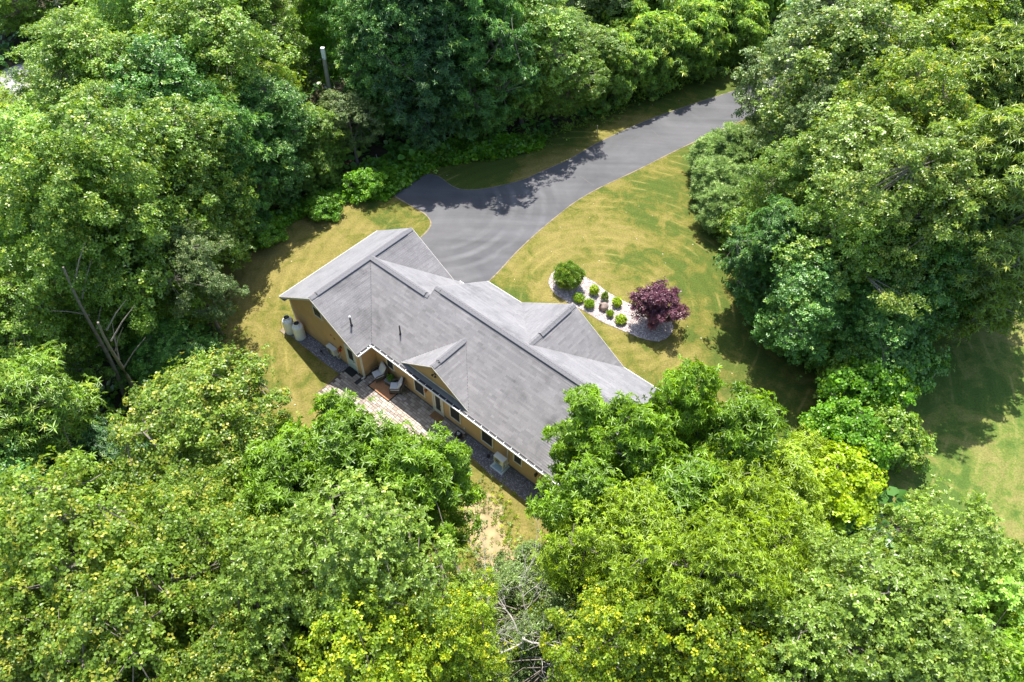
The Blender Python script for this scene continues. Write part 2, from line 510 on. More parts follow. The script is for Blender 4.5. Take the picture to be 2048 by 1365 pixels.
def clip(poly, a, b):
    """Sutherland-Hodgman against the half plane left of a-b"""
    out = []
    for i in range(len(poly)):
        p, q = poly[i], poly[(i + 1) % len(poly)]
        sp = (b[0] - a[0]) * (p[1] - a[1]) - (b[1] - a[1]) * (p[0] - a[0])
        sq = (b[0] - a[0]) * (q[1] - a[1]) - (b[1] - a[1]) * (q[0] - a[0])
        if sp >= 0: out.append(p)
        if (sp >= 0) != (sq >= 0):
            t = sp / (sp - sq); out.append((p[0] + (q[0] - p[0]) * t, p[1] + (q[1] - p[1]) * t))
    return out


deck = MB(); trimb = MB()
roof_objs = []
for poly, S, T in slopes:
    deck.prism([(x, y, z - 0.012) for x, y, z in poly], (0, 0, -0.14))
roof = deck.build('roof', M['deck'], house)
EXPO = 0.135
for poly, S, T in slopes:
    S = Vector(S).normalized(); T = Vector(T).normalized(); N = S.cross(T)
    flip = N.z < 0
    if flip: N = -N
    O = Vector(poly[0])
    P2 = [((Vector(p) - O).dot(S), (Vector(p) - O).dot(T)) for p in poly]
    area = sum(P2[i][0] * P2[(i + 1) % len(P2)][1] - P2[(i + 1) % len(P2)][0] * P2[i][1] for i in range(len(P2)))
    if area < 0: P2 = P2[::-1]
    smin, smax = min(p[0] for p in P2), max(p[0] for p in P2); tmax = max(p[1] for p in P2)
    sh = MB(); k = 0; t0 = 0.0
    while t0 < tmax:
        t1 = min(t0 + EXPO, tmax); s = smin - random.uniform(0, 0.6)
        rowc = random.uniform(-0.15, 0.15)
        while s < smax:
            s1 = s + random.choice((0.24, 0.33, 0.33, 0.5, 0.66))
            q = [(s + .004, t0), (s1, t0), (s1, t1), (s + .004, t1)]
            for i in range(len(P2)):
                q = clip(q, P2[i], P2[(i + 1) % len(P2)])
                if len(q) < 3: break
            if len(q) >= 3:
                lift = 0.019 + random.uniform(0, 0.005)
                c = min(1, max(0.12, 0.5 + rowc + random.gauss(0, 0.13)))
                pts = [O + S * a + T * b + N * (lift * (1 - (b - t0) / EXPO) + 0.001) for a, b in q]
                if (pts[1] - pts[0]).cross(pts[2] - pts[0]).dot(N) < 0: pts.reverse()
                sh.poly(pts, c)
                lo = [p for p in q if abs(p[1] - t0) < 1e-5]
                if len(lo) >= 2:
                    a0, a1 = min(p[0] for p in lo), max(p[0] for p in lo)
                    sh.poly([O + S * a0 + T * t0 + N * -0.002, O + S * a1 + T * t0 + N * -0.002, O + S * a1 + T * t0 + N * (lift + .001), O + S * a0 + T * t0 + N * (lift + .001)], 0.0)  # butt edge near-black: cut asphalt plus course shadow put into the colour
            s = s1
        t0 = t1
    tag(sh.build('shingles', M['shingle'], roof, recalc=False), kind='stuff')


def cap_mesh(slope, w, L, thick, raised):
    b = MB(); z = raised
    for s in (-1, 1):
        b.poly([(0, 0, z + thick), (L, 0, z + thick + .012), (L, s * w, z + thick + .012 - slope * w), (0, s * w, z + thick - slope * w)])
        b.poly([(0, s * w, z + thick - slope * w), (L, s * w, z + thick + .012 - slope * w), (L, s * w, z - slope * w), (0, s * w, z - slope * w)])
        b.poly([(L, 0, z + thick + .012), (L, 0, z), (L, s * w, z - slope * w), (L, s * w, z + thick + .012 - slope * w)])
        b.poly([(0, 0, z + thick), (0, 0, z - .004), (0, s * w, z - .004 - slope * w), (0, s * w, z + thick - slope * w)])
    return b.mesh('ridge_cap', M['cap'])


def ridge(p, q, slope, v0=0.45, v1=0.45, L=0.25):
    """overlapping cap shingles, raised on a ridge vent except near the ends"""
    p, q = Vector(p), Vector(q); d = q - p; n = max(1, round(d.length / L)); a = math.atan2(d.y, d.x)
    step = d.length / n
    lo = cap_mesh(slope, 0.18, step, 0.016, 0.04); hi = cap_mesh(slope, 0.20, step, 0.022, 0.10)
    vent = MB()
    for i in range(n):
        s = i * step; high = v0 < s + step / 2 < d.length - v1
        o = bpy.data.objects.new('ridge_cap', hi if high else lo)
        link(o, roof); pos = p + d.normalized() * s
        o.location = pos + Vector((0, 0, random.uniform(0, .004))); o.rotation_euler = (0, 0, a)
    M4 = Matrix.Rotation(a, 3, 'Z')
    ctr = p + d.normalized() * ((v0 + d.length - v1) / 2)
    vent.obox(ctr + Vector((0, 0, 0.0)), ((d.length - v0 - v1) / 2 - 0.02, 0.10, 0.065), M4)
    vent.build('ridge_vent', M['dark'], roof)


ridge((AR, 0.02, ZR), (AR, B_ - .02, ZR), MS)
ridge((UR + .05, VM1, ZM1), (E1 - .02, VM1, ZM1), MS, 0.1, 0.35)
ridge((E1 + .02, VM2, ZM2), (E2 - .02, VM2, ZM2), MS, 0.4, 0.4)
ridge((GM, D2, ZG), (GM, VG0, ZG), MG, 0.4, 1.0)
ridge((HMID, C_ + KD + .02, ZH), (HMID, VH0, ZH), MK, 0.4, 0.2)
# dark flashing in the open valleys
for p, q in (((A, C_, ZE), (UR, VM1, ZM1)), ((H2, C_ + KD, ZHB), (HMID, VH0, ZH)), ((H1, C_ + KD, ZHB), (HMID, VH0, ZH))):
    b = MB(); p, q = Vector(p), Vector(q); b.tube([p + Vector((0, 0, .006)), q + Vector((0, 0, .006))], 0.016, 5); b.build('valley_flashing', M['dark'], roof)

# rake boards, a white edge under the shingles
def board(name, p, q, h=0.16, t=0.03, n=(0, -1, 0), mat='trim'):
    p, q, n = Vector(p), Vector(q), Vector(n)
    b = MB(); b.prism([p, q, q - Vector((0, 0, h)), p - Vector((0, 0, h))], n * t)
    return b.build(name, M[mat], house)


for p, q, n in (((0, 0, Z0), (AR, 0, ZR), (0, -1, 0)), ((AR, 0, ZR), (A, 0, ZE), (0, -1, 0)),
                ((0, B_, Z0), (AR, B_, ZR), (0, 1, 0)), ((AR, B_, ZR), (A, B_, ZE), (0, 1, 0)),
                ((E1, VM2, ZM2), (E1, D2, ZB2), (-1, 0, 0)),
                ((E2, C_, ZE), (E2, VM2, ZM2), (1, 0, 0)), ((E2, VM2, ZM2), (E2, D2, ZB2), (1, 0, 0)),
                ((G1, D2 + .03, ZB2), (GM, D2 + .03, ZG), (0, 1, 0)), ((GM, D2 + .03, ZG), (G2, D2 + .03, ZB2), (0, 1, 0)),
                ((H1, C_ + KD, ZHB), (HMID, C_ + KD, ZH), (0, -1, 0)), ((HMID, C_ + KD, ZH), (H2, C_ + KD, ZHB), (0, -1, 0))):
    h = 0.10 if p[0] in (H1, HMID) else 0.17
    board('rake_board', p, q, h, 0.025, n)

# walls
VW = 1.576; OG = 0.412; UL = 0.42; URW = A - 0.40; TH = 0.15
def wall(poly, d, name='wall'):
    b = MB(); b.prism(poly, d); return b.build(name, M['wall'], house)


def gz(u): return (Z0 + MS * u if u < AR else ZR - MS * (u - AR)) - 0.16


wall([(UL, OG, 0), (URW, OG, 0), (URW, OG, gz(URW)), (AR, OG, gz(AR)), (UL, OG, gz(UL))], (0, TH, 0))
wall([(UL, B_ - OG, 0), (URW, B_ - OG, 0), (URW, B_ - OG, gz(URW)), (AR, B_ - OG, gz(AR)), (UL, B_ - OG, gz(UL))], (0, -TH, 0))
wall([(UL, OG + TH, 0), (UL, B_ - OG - TH, 0), (UL, B_ - OG - TH, gz(UL)), (UL, OG + TH, gz(UL))], (TH, 0, 0))
wall([(URW, OG + TH, 0), (URW, B_ - OG - TH, 0), (URW, B_ - OG - TH, gz(URW)), (URW, OG + TH, gz(URW))], (-TH, 0, 0))
ZW = ZE - 0.02
wall([(URW, VW, 0), (E2 - .3, VW, 0), (E2 - .3, VW, ZW + .1), (URW, VW, ZW + .1)], (0, TH, 0))
wall([(URW, D1 - .45, 0), (E1 + .3, D1 - .45, 0), (E1 + .3, D1 - .45, ZB1 - .02), (URW, D1 - .45, ZB1 - .02)], (0, -TH, 0))
wall([(E1 + .3, D1 - .44, 0), (E1 + .3, D2 - .4, 0), (E1 + .3, D2 - .4, ZB2 - .02), (E1 + .3, D1 - .44, ZB1 - .05)], (TH, 0, 0))
wall([(E1 + .5, D2 - .4, 0), (E2 - .3, D2 - .4, 0), (E2 - .3, D2 - .4, ZB2 + .08), (G2 - .2, D2 - .4, ZB2 + .08), (GM, D2 - .4, ZG - .2), (G1 + .2, D2 - .4, ZB2 + .08), (E1 + .5, D2 - .4, ZB2 + .08)], (0, -TH, 0))
wall([(E2 - .3, VW + .01, 0), (E2 - .3, D2 - .41, 0), (E2 - .3, D2 - .41, ZB2 + .1), (E2 - .3, VM2, ZM2 - .17), (E2 - .3, VW + .01, ZE + .1)], (-TH, 0, 0))
wall([(10.33, 1.50, 2.95), (14.47, 1.50, 2.95), (HMID, 1.50, ZH - .12)], (0, 0.1, 0), 'dormer_wall')
board('dormer_sill', (10.25, 1.50, 3.06), (14.6, 1.50, 3.06), 0.09, 0.03)
# soffits
for x0, x1, y0, y1, z in ((URW + .01, E2 - .01, C_ + .03, VW - .005, ZE - .03), (0.03, UL - .01, .03, B_ - .03, Z0 - .17)):
    b = MB(); b.box(x0, x1, y0, y1, z - .03, z); b.build('soffit', M['trim'], house)
# foundation line
b = MB(); b.box(URW + .02, E2 - .28, VW - .02, VW - .002, 0, .14); b.build('foundation', M['gravel_bed'], house)


def gutter(p, q, out, name='gutter'):
    """open trough, white front lip, hanger straps"""
    p, q, out = Vector(p), Vector(q), Vector(out); d = (q - p); L = d.length; d.normalize()
    fr = MB()
    a0, a1 = p + out * 0.15, q + out * 0.15
    fr.prism([a0, a0 + out * .045, a0 + out * .045 - Vector((0, 0, .11)), a0 - Vector((0, 0, .11))], d * L)
    fr.prism([p + out * .115 - Vector((0, 0, .10)), p + out * .115 - Vector((0, 0, .11)), p - Vector((0, 0, .11)), p - Vector((0, 0, .10))], d * L)
    for e in (p, q - d * .01):
        fr.prism([e, e + out * .12, e + out * .12 - Vector((0, 0, .1)), e - Vector((0, 0, .1))], d * .01)
    g = fr.build(name, M['white'], house)
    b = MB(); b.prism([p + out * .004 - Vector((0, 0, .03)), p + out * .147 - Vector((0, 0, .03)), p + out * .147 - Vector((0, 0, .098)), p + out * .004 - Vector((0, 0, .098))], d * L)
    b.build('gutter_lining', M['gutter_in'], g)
    me = MB().box(-.013, .013, -.09, .085, -.004, .006).mesh('gutter_hanger', M['white'])
    k = 0.3
    ang = math.atan2(d.y, d.x)
    if d.cross(Vector((0, 0, 1))).dot(out) > 0: ang += math.pi
    while k < L:
        o = bpy.data.objects.new('gutter_hanger', me); link(o, g)
        o.location = p + d * k + out * 0.10; o.rotation_euler = (0, 0, math.atan2(out.y, out.x) - math.pi / 2)
        k += 0.55
    return g


gutter((AF, CF, ZF - .01), (E2, CF, ZF - .01), (0, -1, 0))
gutter((AF, 0.0, ZF - .01), (AF, CF - .2, ZF - .01), (1, 0, 0))
for p, q, n in (((A + .1, D1, ZB1), (E1, D1, ZB1), (0, 1, 0)), ((E1, D2, ZB2), (G1, D2, ZB2), (0, 1, 0)), ((G2, D2, ZB2), (E2, D2, ZB2), (0, 1, 0)),
                ((0, 0, Z0), (0, B_, Z0), (-1, 0, 0))):
    board('fascia', p, q, 0.14, 0.05, n, 'white')


def window(u0, u1, z0, z1, v, mull=False, name='window', divs=1):
    f = MB(); w = 0.085; t = 0.05
    f.box(u0 - w, u0, v - t, v + .01, z0 - w, z1 + w); f.box(u1, u1 + w, v - t, v + .01, z0 - w, z1 + w)
    f.box(u0, u1, v - t, v + .01, z0 - w, z0); f.box(u0, u1, v - t, v + .01, z1, z1 + w)
    fo = f.build(name, M['trim'], house, bevel=0.006)
    p = MB(); p.box(u0, u1, v - .018, v + .005, z0, z1); p.build('pane', M['flat_glass'], fo)
    s = MB(); zm = (z0 + z1) / 2
    s.box(u0, u1, v - .035, v - .019, zm - .025, zm + .02)
    s.box(u0, u0 + .03, v - .032, v - .019, z0, z1); s.box(u1 - .03, u1, v - .032, v - .019, z0, z1)
    s.build('sash', M['dark'], fo)
    return fo


window(8.20, 8.72, 1.0, 2.1, VW)
window(10.62, 11.38, 0.68, 2.1, VW)
window(13.62, 14.36, 0.68, 2.1, VW)
window(16.14, 16.92, 0.68, 2.1, VW)
window(18.60, 19.10, 1.02, 2.1, VW)
window(21.3, 22.1, 0.8, 2.1, VW)
window(3.14, 3.80, 3.08, 3.82, OG)


def door(u0, u1, z0, z1, v, glass=True, leafmat='door'):
    f = MB(); w = 0.11; t = 0.06
    f.box(u0 - w, u0, v - t, v + .01, 0, z1 + w); f.box(u1, u1 + w, v - t, v + .01, 0, z1 + w); f.box(u0, u1, v - t, v + .01, z1, z1 + w)
    f.box(u0, u1, v - t, v + .01, 0, z0)
    fo = f.build('door', M['trim'], house, bevel=0.006)
    l = MB(); l.box(u0 + .01, u1 - .01, v - .035, v + .01, z0, z1); l.build('door_leaf', M[leafmat], fo)
    if glass:
        g = MB(); g.box(u0 + .16, u1 - .16, v - .045, v - .036, z0 + (.95 if glass == 'half' else .3), z1 - .14); g.build('pane', M['flat_glass'], fo)
    h = MB(); h.tube([(u1 - .09, v - .04, 1.0), (u1 - .09, v - .09, 1.0), (u1 - .19, v - .09, 1.0)], 0.014, 6); h.build('handle', M['dark'], fo)
    return fo


door(12.22, 12.92, .06, 2.1, VW, True, 'trim')
door(5.75, 6.50, .06, 2.1, OG, 'half')
# garage door on the driveway side
g = MB(); g.box(1.4, 5.8, B_ - OG, B_ - OG + .04, 0, 2.3); go = g.build('garage_door', M['trim'], house)
for i in range(4):
    b = MB(); b.box(1.45, 5.75, B_ - OG + .045, B_ - OG + .06, .05 + .56 * i, .56 * i + .57); b.build('door_panel', M['white'], go)
# corner boards and downspouts
for u, v, s in ((URW, OG, 1), (UL, OG, -1)):
    b = MB(); b.box(u - .09 if s > 0 else u - .02, u + .02 if s > 0 else u + .09, v - .02, v - .002, 0, gz(u) + .1); b.build('corner_board', M['trim'], house)
def spout(u, v, z, outu=0.0, outv=-0.12):
    b = MB(); w = .045
    b.box(u - w, u + w, v - .075, v - .005, .12, z)
    b.obox((u + outu * .8, v - .04 + outv, .08), (.045 if not outu else .16, .16 if not outu else .045, .035), Matrix.Identity(3))
    return b.build('downspout', M['trim'], house, bevel=.008)


spout(URW + .06, OG + .04, ZE - .1)
spout(18.12, VW, ZE - .12)
# roof pipes
for (u, v, z, r, capc) in ((6.01, .98, 3.69, .05, True), (8.70, 2.49, 3.63, .045, False)):
    b = MB(); b.lathe([(r * 2.2, -.08), (r * 2.0, .02), (r * 1.1, .07), (r, .08), (r, .75), (r * .8, .76)], (u, v, z), 12)
    po = b.build('vent_pipe', M['pipe'], roof)
    if capc:
        b = MB(); b.lathe([(r * 1.25, .72), (r * 1.3, .80), (r * .6, .83)], (u, v, z), 12); b.build('pipe_cap', M['white'], roof)
# lamps, vents, outlets on the walls
def lantern(u, v, z, name='wall_lantern', mat='copper'):
    b = MB(); b.box(u - .06, u + .06, v - .03, v - .002, z - .09, z + .09); o = b.build(name, M['dark'], house)
    b = MB(); b.lathe([(.03, -.16), (.075, -.12), (.085, .02), (.10, .03), (.03, .12)], (u, v - .13, z), 8); b.build('lamp_head', M[mat], o)
    b = MB(); b.tube([(u, v - .02, z + .05), (u, v - .13, z + .12)], .014); b.build('lamp_arm', M['dark'], o)


lantern(11.66, VW, 1.62); lantern(20.23, VW, 1.40, mat='dark'); lantern(5.20, OG, 1.50)
fl = MB(); fl.box(HMID + .02, HMID + .14, 1.46, 1.495, 3.98, 4.08); flo = fl.build('floodlight', M['dark'], house)
for s in (-1, 1):
    b = MB(); b.lathe([(.03, 0), (.075, .1), (.08, .13)], (0, 0, 0), 10); me = b.mesh('lamp_head', M['dark'])
    o = bpy.data.objects.new('lamp_head', me); link(o, flo); o.location = (HMID + .08 + s * .06, 1.42, 4.0); o.rotation_euler = (math.radians(130), 0, s * .7)
for u, z, v in ((14.68, .42, VW), (9.70, .30, VW), (4.67, 1.9, OG), (4.35, 2.0, OG)):
    b = MB(); b.box(u - .05, u + .05, v - .03, v - .002, z - .06, z + .06); b.build('outlet_box', M['white'] if v == VW else M['copper'], house)


# ------------------------------------------------------------------ patio and gravel strips (house coordinates)
def hp(u, v, z=0.0):
    w = HM @ Vector((u, v, z)); return (w.x, w.y, w.z)


def hsheet(name, pts, z, mat, z0=None):
    b = MB(); b.prism([hp(u, v, z) for u, v in pts], (0, 0, -(z - 0.0))); return tag(b.build(name, mat), kind='structure')


PATIO = [(5.68, .405), (5.68, -.4), (5.79, -1.32), (5.80, -2.45), (7.33, -2.45), (9.0, -2.6), (11.4, -2.5), (13.5, -1.9), (14.9, -1.0), (14.96, 1.57), (7.08, 1.57), (7.08, .405)]
pat = hsheet('patio', PATIO, 0.03, M['mortar'])


def inside(p, poly):
    x, y = p; r = False
    for i in range(len(poly)):
        (x0, y0), (x1, y1) = poly[i], poly[i - 1]
        if (y0 > y) != (y1 > y) and x < (x1 - x0) * (y - y0) / (y1 - y0) + x0: r = not r
    return r


pv = MB(); v = -2.55; row = 0
while v < 1.6:
    u = 5.7 + (0.16 if row % 2 else 0)
    h = random.choice((.16, .16, .22)) if True else .16
    while u < 15:
        w = random.choice((.22, .33, .33, .44)) * .95
        c = [(u + .012, v + .012), (u + w - .012, v + .012), (u + w - .012, v + h - .012), (u + .012, v + h - .012)]
        if all(inside(p, PATIO) for p in c):
            z1 = .055 + random.uniform(-.003, .003)
            n = len(pv.v); pv.v += [hp(x, y, .031) for x, y in c] + [hp(x, y, z1) for x, y in c]
            cc = random.random()
            for q in ((4, 5, 6, 7), (0, 1, 5, 4), (1, 2, 6, 5), (2, 3, 7, 6), (3, 0, 4, 7)):
                pv.f.append(tuple(n + i for i in q)); pv.c.append(cc)
        u += w
    v += h; row += 1
tag(pv.build('pavers', M['paver'], pat), kind='stuff')


def stones(poly_w, n, size, mat, name, parent, z=0.03, flat=0.6):
    """loose stones scattered on a bed"""
    xs = [p[0] for p in poly_w]; ys = [p[1] for p in poly_w]; b = MB(); k = 0
    ico = [(0, 0, 1), (.89, 0, .45), (.28, .85, .45), (-.72, .53, .45), (-.72, -.53, .45), (.28, -.85, .45)]
    while k < n:
        x, y = random.uniform(min(xs), max(xs)), random.uniform(min(ys), max(ys))
        if not inside((x, y), poly_w): continue
        k += 1; s = size * random.uniform(.5, 1.4); a = random.uniform(0, 6.28); ca, sa = math.cos(a), math.sin(a)
        e = random.uniform(.6, 1.3); m = len(b.v)
        for p in ico:
            px, py = p[0] * s * e, p[1] * s
            b.v.append((x + px * ca - py * sa, y + px * sa + py * ca, z + p[2] * s * flat))
        c = random.random()
        for i in range(5):
            b.f.append((m, m + 1 + i, m + 1 + (i + 1) % 5)); b.c.append(c)
            j = m + 1 + i
        b.v += [(x + (b.v[m + 1 + i][0] - x) * 1.05, y + (b.v[m + 1 + i][1] - y) * 1.05, z - .01) for i in range(5)]
        for i in range(5):
            b.f.append((m + 1 + (i + 1) % 5, m + 1 + i, m + 6 + i, m + 6 + (i + 1) % 5)); b.c.append(c)
    return tag(b.build(name, mat, parent, recalc=False), kind='stuff')


GR1 = [(-.1, .40), (-.25, -.1), (.58, -.46), (1.77, -.5), (2.65, -.48), (3.7, -.52), (5.23, -.47), (5.66, -.45), (5.66, .40)]
GR2 = [(14.98, 1.55), (14.98, .5), (16.47, .55), (17.71, .42), (18.75, .45), (19.91, .45), (22.8, .5), (22.8, 1.55)]
GR3 = [(19.9, 9.7), (22.9, 9.7), (24.0, 9.7), (24.0, 1.0), (22.85, 1.0), (22.85, 9.6)]
for poly, n in ((GR1, 1800), (GR2, 2200)):
    o = hsheet('gravel_strip', poly, 0.022, M['gravel_bed'])
    stones([hp(*p)[:2] for p in poly], n, .035, M['gravel'], 'gravel', o, .022)
o = hsheet('pale_gravel_strip', [(22.85, 9.6), (23.9, 9.6), (23.9, 1.0), (22.85, 1.0)], 0.022, M['pink_bed'])
stones([hp(*p)[:2] for p in [(22.85, 9.6), (23.9, 9.6), (23.9, 1.0), (22.85, 1.0)]], 900, .05, M['pink_gravel'], 'gravel', o, .022)

# planting bed
BED = smooth_loop(ground_poly([(1098, 560), (1104, 582), (1130, 602), (1170, 624), (1205, 645), (1250, 664), (1285, 678), (1318, 683), (1341, 670), (1345, 650), (1330, 630), (1268, 612), (1240, 599), (1212, 583), (1190, 566), (1172, 556), (1150, 545), (1115, 540)]), 4)
bed = MB(); bed.prism([(x, y, .035) for x, y in BED], (0, 0, -.03)); bed = tag(bed.build('planting_bed', M['pink_bed']), kind='structure')
stones(BED, 5200, .045, M['pink_gravel'], 'pale_stones', bed, .035)


# ------------------------------------------------------------------ things by the house
def hthing(name, u, v, z, rz, label, cat, group=None):
    o = empty(name, hp(u, v, z), HPHI + rz); return tag(o, label, cat, group)


def propane(u, v, label):
    t = hthing('propane_tank', u, v, .025, random.uniform(0, 3), label, 'gas tank', 'propane tanks by the garage wall')
    b = MB(); b.lathe([(.27, 0), (.30, .02), (.30, .07), (.325, .12), (.335, .2), (.335, .95), (.31, 1.05), (.24, 1.13), (.15, 1.165), (.02, 1.17)], seg=28)
    b.build('tank_body', M['tank'], t, smooth=False)
    b = MB(); b.lathe([(.17, 1.13), (.175, 1.30), (.165, 1.30), (.16, 1.15)], seg=20); b.build('collar', M['tank'], t)
    b = MB(); b.lathe([(.155, 1.16), (.155, 1.29), (.12, 1.325), (.02, 1.335)], seg=20); b.build('valve_cover', M['dark'], t)
    b = MB(); b.lathe([(.31, 0), (.325, 0), (.325, .05), (.31, .05)], seg=24); b.build('foot_ring', M['tank'], t)
    b = MB(); b.tube([(0, .12, 1.2), (.1, .3, 1.15), (.12, .42, .9), (.1, .45, .3)], .01); b.build('gas_hose', M['dark'], t)
    b = MB()
    for a in (.5, .9, 1.3): b.obox((math.cos(a) * .337, math.sin(a) * .337, .7), (.004, .05, .06), Matrix.Rotation(a, 3, 'Z'))
    b.build('sticker', M['trim'], t)
    t.scale = (1.08, 1.08, 1.06)
    return t


propane(.52, -.22, 'white upright gas tank standing farther from the door, its foot in sun')
propane(1.42, -.12, 'white upright gas tank with dark cap, nearer the wall and fully in shade')
o = hthing('tank_slab', .3, -.45, .0, 0, 'pale concrete slab under the left gas tank', 'slab')
b = MB(); b.box(-.35, .3, -.25, .3, .0, .06); b.build('slab', M['edge'], o, bevel=.01)


def condenser(name, u, v, z, w, d, h, label, wallmount):
    t = hthing(name, u, v, z, 0, label, 'heat pump', None)
    b = MB(); b.box(-w / 2, w / 2, -d / 2, d / 2, 0, h); b.build('casing', M['unit'], t, bevel=.015)
    b = MB(); b.box(-w / 2 - .012, w / 2 + .012, -d / 2 - .012, d / 2 + .012, h, h + .025); b.build('lid', M['unit_grey'], t, bevel=.008)
    b = MB()
    for r in (.08, .13, .18, .23):
        pts = [(-.08 + r * math.cos(a), -d / 2 - .02, h / 2 + r * math.sin(a)) for a in np.linspace(0, 2 * math.pi, 19)]
        b.tube(pts, .006, 4)
    for a in np.linspace(0, math.pi, 7)[:-1]:
        b.tube([(-.08 + .23 * math.cos(a), -d / 2 - .02, h / 2 + .23 * math.sin(a)), (-.08 - .23 * math.cos(a), -d / 2 - .02, h / 2 - .23 * math.sin(a))], .005, 4)
    b.build('fan_guard', M['dark'], t)
    b = MB()
    for k in range(8): b.box(w / 2 + .001, w / 2 + .008, -d / 2 + .04, d / 2 - .04, .08 + k * .055, .10 + k * .055)
    b.build('side_grille', M['unit_grey'], t)
    if wallmount:
        for s in (-1, 1):
            b = MB(); b.box(s * .25 - .025, s * .25 + .025, -d / 2, .22, -.05, -.005); b.box(s * .25 - .025, s * .25 + .025, .17, .2, -.35, -.05); b.tube([(s * .25, .18, -.32), (s * .25, -.1, -.04)], .015)
            b.build('bracket', M['unit'], t)
        b = MB(); b.tube([(w / 2, .05, .15), (w / 2 + .14, .05, .12), (w / 2 + .2, .16, .25), (w / 2 + .2, .18, .7)], .03, 8); b.build('line_cover', M['trim'], t)
        b = MB(); b.tube([(w / 2, 0, .1), (w / 2 + .12, -.06, -.1), (w / 2 + .22, .05, -.25), (w / 2 + .2, .15, -.1)], .012, 5); b.tube([(w / 2, .03, .08), (w / 2 + .2, -.02, -.2), (w / 2 + .26, .16, 0)], .012, 5); b.build('cable', M['white'], t)
    else:
        b = MB()
        for sx in (-1, 1):
            for sy in (-1, 1): b.box(sx * (w / 2 - .05) - .02, sx * (w / 2 - .05) + .02, sy * (d / 2 - .03) - .02, sy * (d / 2 - .03) + .02, -.42, -.002)
        for sx in (-1, 1): b.box(sx * (w / 2 - .05) - .018, sx * (w / 2 - .05) + .018, -d / 2 - .05, d / 2 + .03, -.4, -.36)
        b.build('stand', M['unit_grey'], t)
        b = MB(); b.tube([(w / 2, .1, .15), (w / 2 + .1, .12, .1), (w / 2 + .12, .28, .2)], .025, 8); b.build('line_cover', M['trim'], t)
    return t


condenser('heat_pump', 4.38, .21, .50, .74, .30, .50, 'beige heat pump mounted on the wall between the gas tanks and the door', True)
condenser('heat_pump', 17.93, 1.10, .72, .72, .34, .50, 'beige heat pump on a raised stand over a pale blue pad', False)
t = hthing('equipment_pad', 17.86, 1.16, .025, 0, 'flat pale blue pad under the raised heat pump', 'pad')
b = MB(); b.box(-.47, .47, -.38, .38, 0, .045); b.build('pad_base', M['blue_pad'], t, bevel=.01)
b = MB()
for s in (-1, 1): b.box(-.44, .44, s * .33 - .02, s * .33 + .02, .047, .07); b.box(s * .40 - .02, s * .40 + .02, -.3, .3, .047, .065)
b.build('pad_rail', M['unit_grey'], t)


def wicker_chair(u, v, rz, label):
    t = hthing('wicker_chair', u, v, .055, rz, label, 'armchair', 'wicker patio chairs')
    b = MB(); b.box(-.34, .34, -.36, .30, .12, .34)
    b.build('seat_base', M['wicker'], t, bevel=.03)
    b = MB(); b.prism([(-.33, .26, .34), (.33, .26, .34), (.33, .52, 1.0), (-.33, .52, 1.0)], (0, .07, .0)); b.build('back_frame', M['wicker'], t, bevel=.02)
    for s in (-1, 1):
        b = MB()
        b.tube([(s * .36, -.36, .10), (s * .37, -.36, .56), (s * .38, -.2, .62), (s * .38, .15, .62), (s * .37, .42, .80), (s * .36, .38, .1)], .035, 7)
        b.build('armrest', M['wicker'], t)
        for y in (-.32, .32):
            b = MB(); b.tube([(s * .3, y, 0), (s * .3, y, .13)], .02); b.build('leg', M['dark'], t)
    b = MB(); b.box(-.30, .30, -.38, .24, .345, .47); b.build('seat_cushion', M['cushion'], t, bevel=.045)
    b = MB(); b.prism([(-.29, .20, .46), (.29, .20, .46), (.30, .47, 1.06), (-.30, .47, 1.06)], (0, -.13, .045)); b.build('back_cushion', M['cushion'], t, bevel=.045)
    return t


wicker_chair(7.86, 1.02, math.radians(-20) + 0.0, 'wicker armchair with pale cushions in the wall corner, facing the camera')
wicker_chair(9.42, 1.02, math.radians(-52), 'wicker armchair with pale cushions right of the side table, turned sideways')
t = hthing('side_table', 8.72, 1.12, .055, .1, 'low square dark side table between the two wicker chairs', 'side table')
b = MB(); b.box(-.27, .27, -.27, .27, .38, .42); b.build('tabletop', M['unit_grey'] if False else simple('table_slate', (.20, .20, .22), .6), t, bevel=.01)
b = MB(); b.box(-.25, .25, -.25, .25, .05, .375); b.build('wicker_base', M['wicker'], t, bevel=.02)
for sx in (-1, 1):
    for sy in (-1, 1):
        b = MB(); b.box(sx * .22 - .02, sx * .22 + .02, sy * .22 - .02, sy * .22 + .02, 0, .049); b.build('leg', M['dark'], t)
t = hthing('patio_rug', 8.72, .52, .060, 0, 'rust brown rug with black border under the wicker chairs', 'rug')
b = MB(); b.box(-.95, .95, -.47, .62, 0, .012); b.build('rug_border', M['rug_edge'], t)
b = MB(); b.box(-.88, .88, -.40, .55, .0125, .018); b.build('rug_field', M['rug'], t)
o = MB().box(-.42, .42, -.26, .26, 0, .02).build('door_mat', M['mat']); o.location = hp(12.70, 1.23, .060); o.rotation_euler = (0, 0, HPHI)
tag(o, 'brown coir door mat on the patio at the glass door', 'door mat')
o = MB().box(-.40, .40, -.25, .25, 0, .02).build('door_mat', M['rug_edge']); o.location = hp(6.15, .12, .060); o.rotation_euler = (0, 0, HPHI)
tag(o, 'black door mat at the pale blue side door', 'door mat')
t = hthing('splash_block', 7.10, -.02, .058, 0, 'black splash block on the patio below the corner downspout', 'splash block')
b = MB(); b.box(-.11, .11, -.32, .22, 0, .03); b.box(-.11, -.085, -.32, .22, .03, .07); b.box(.085, .11, -.32, .22, .03, .07); b.build('tray', M['dark'], t)


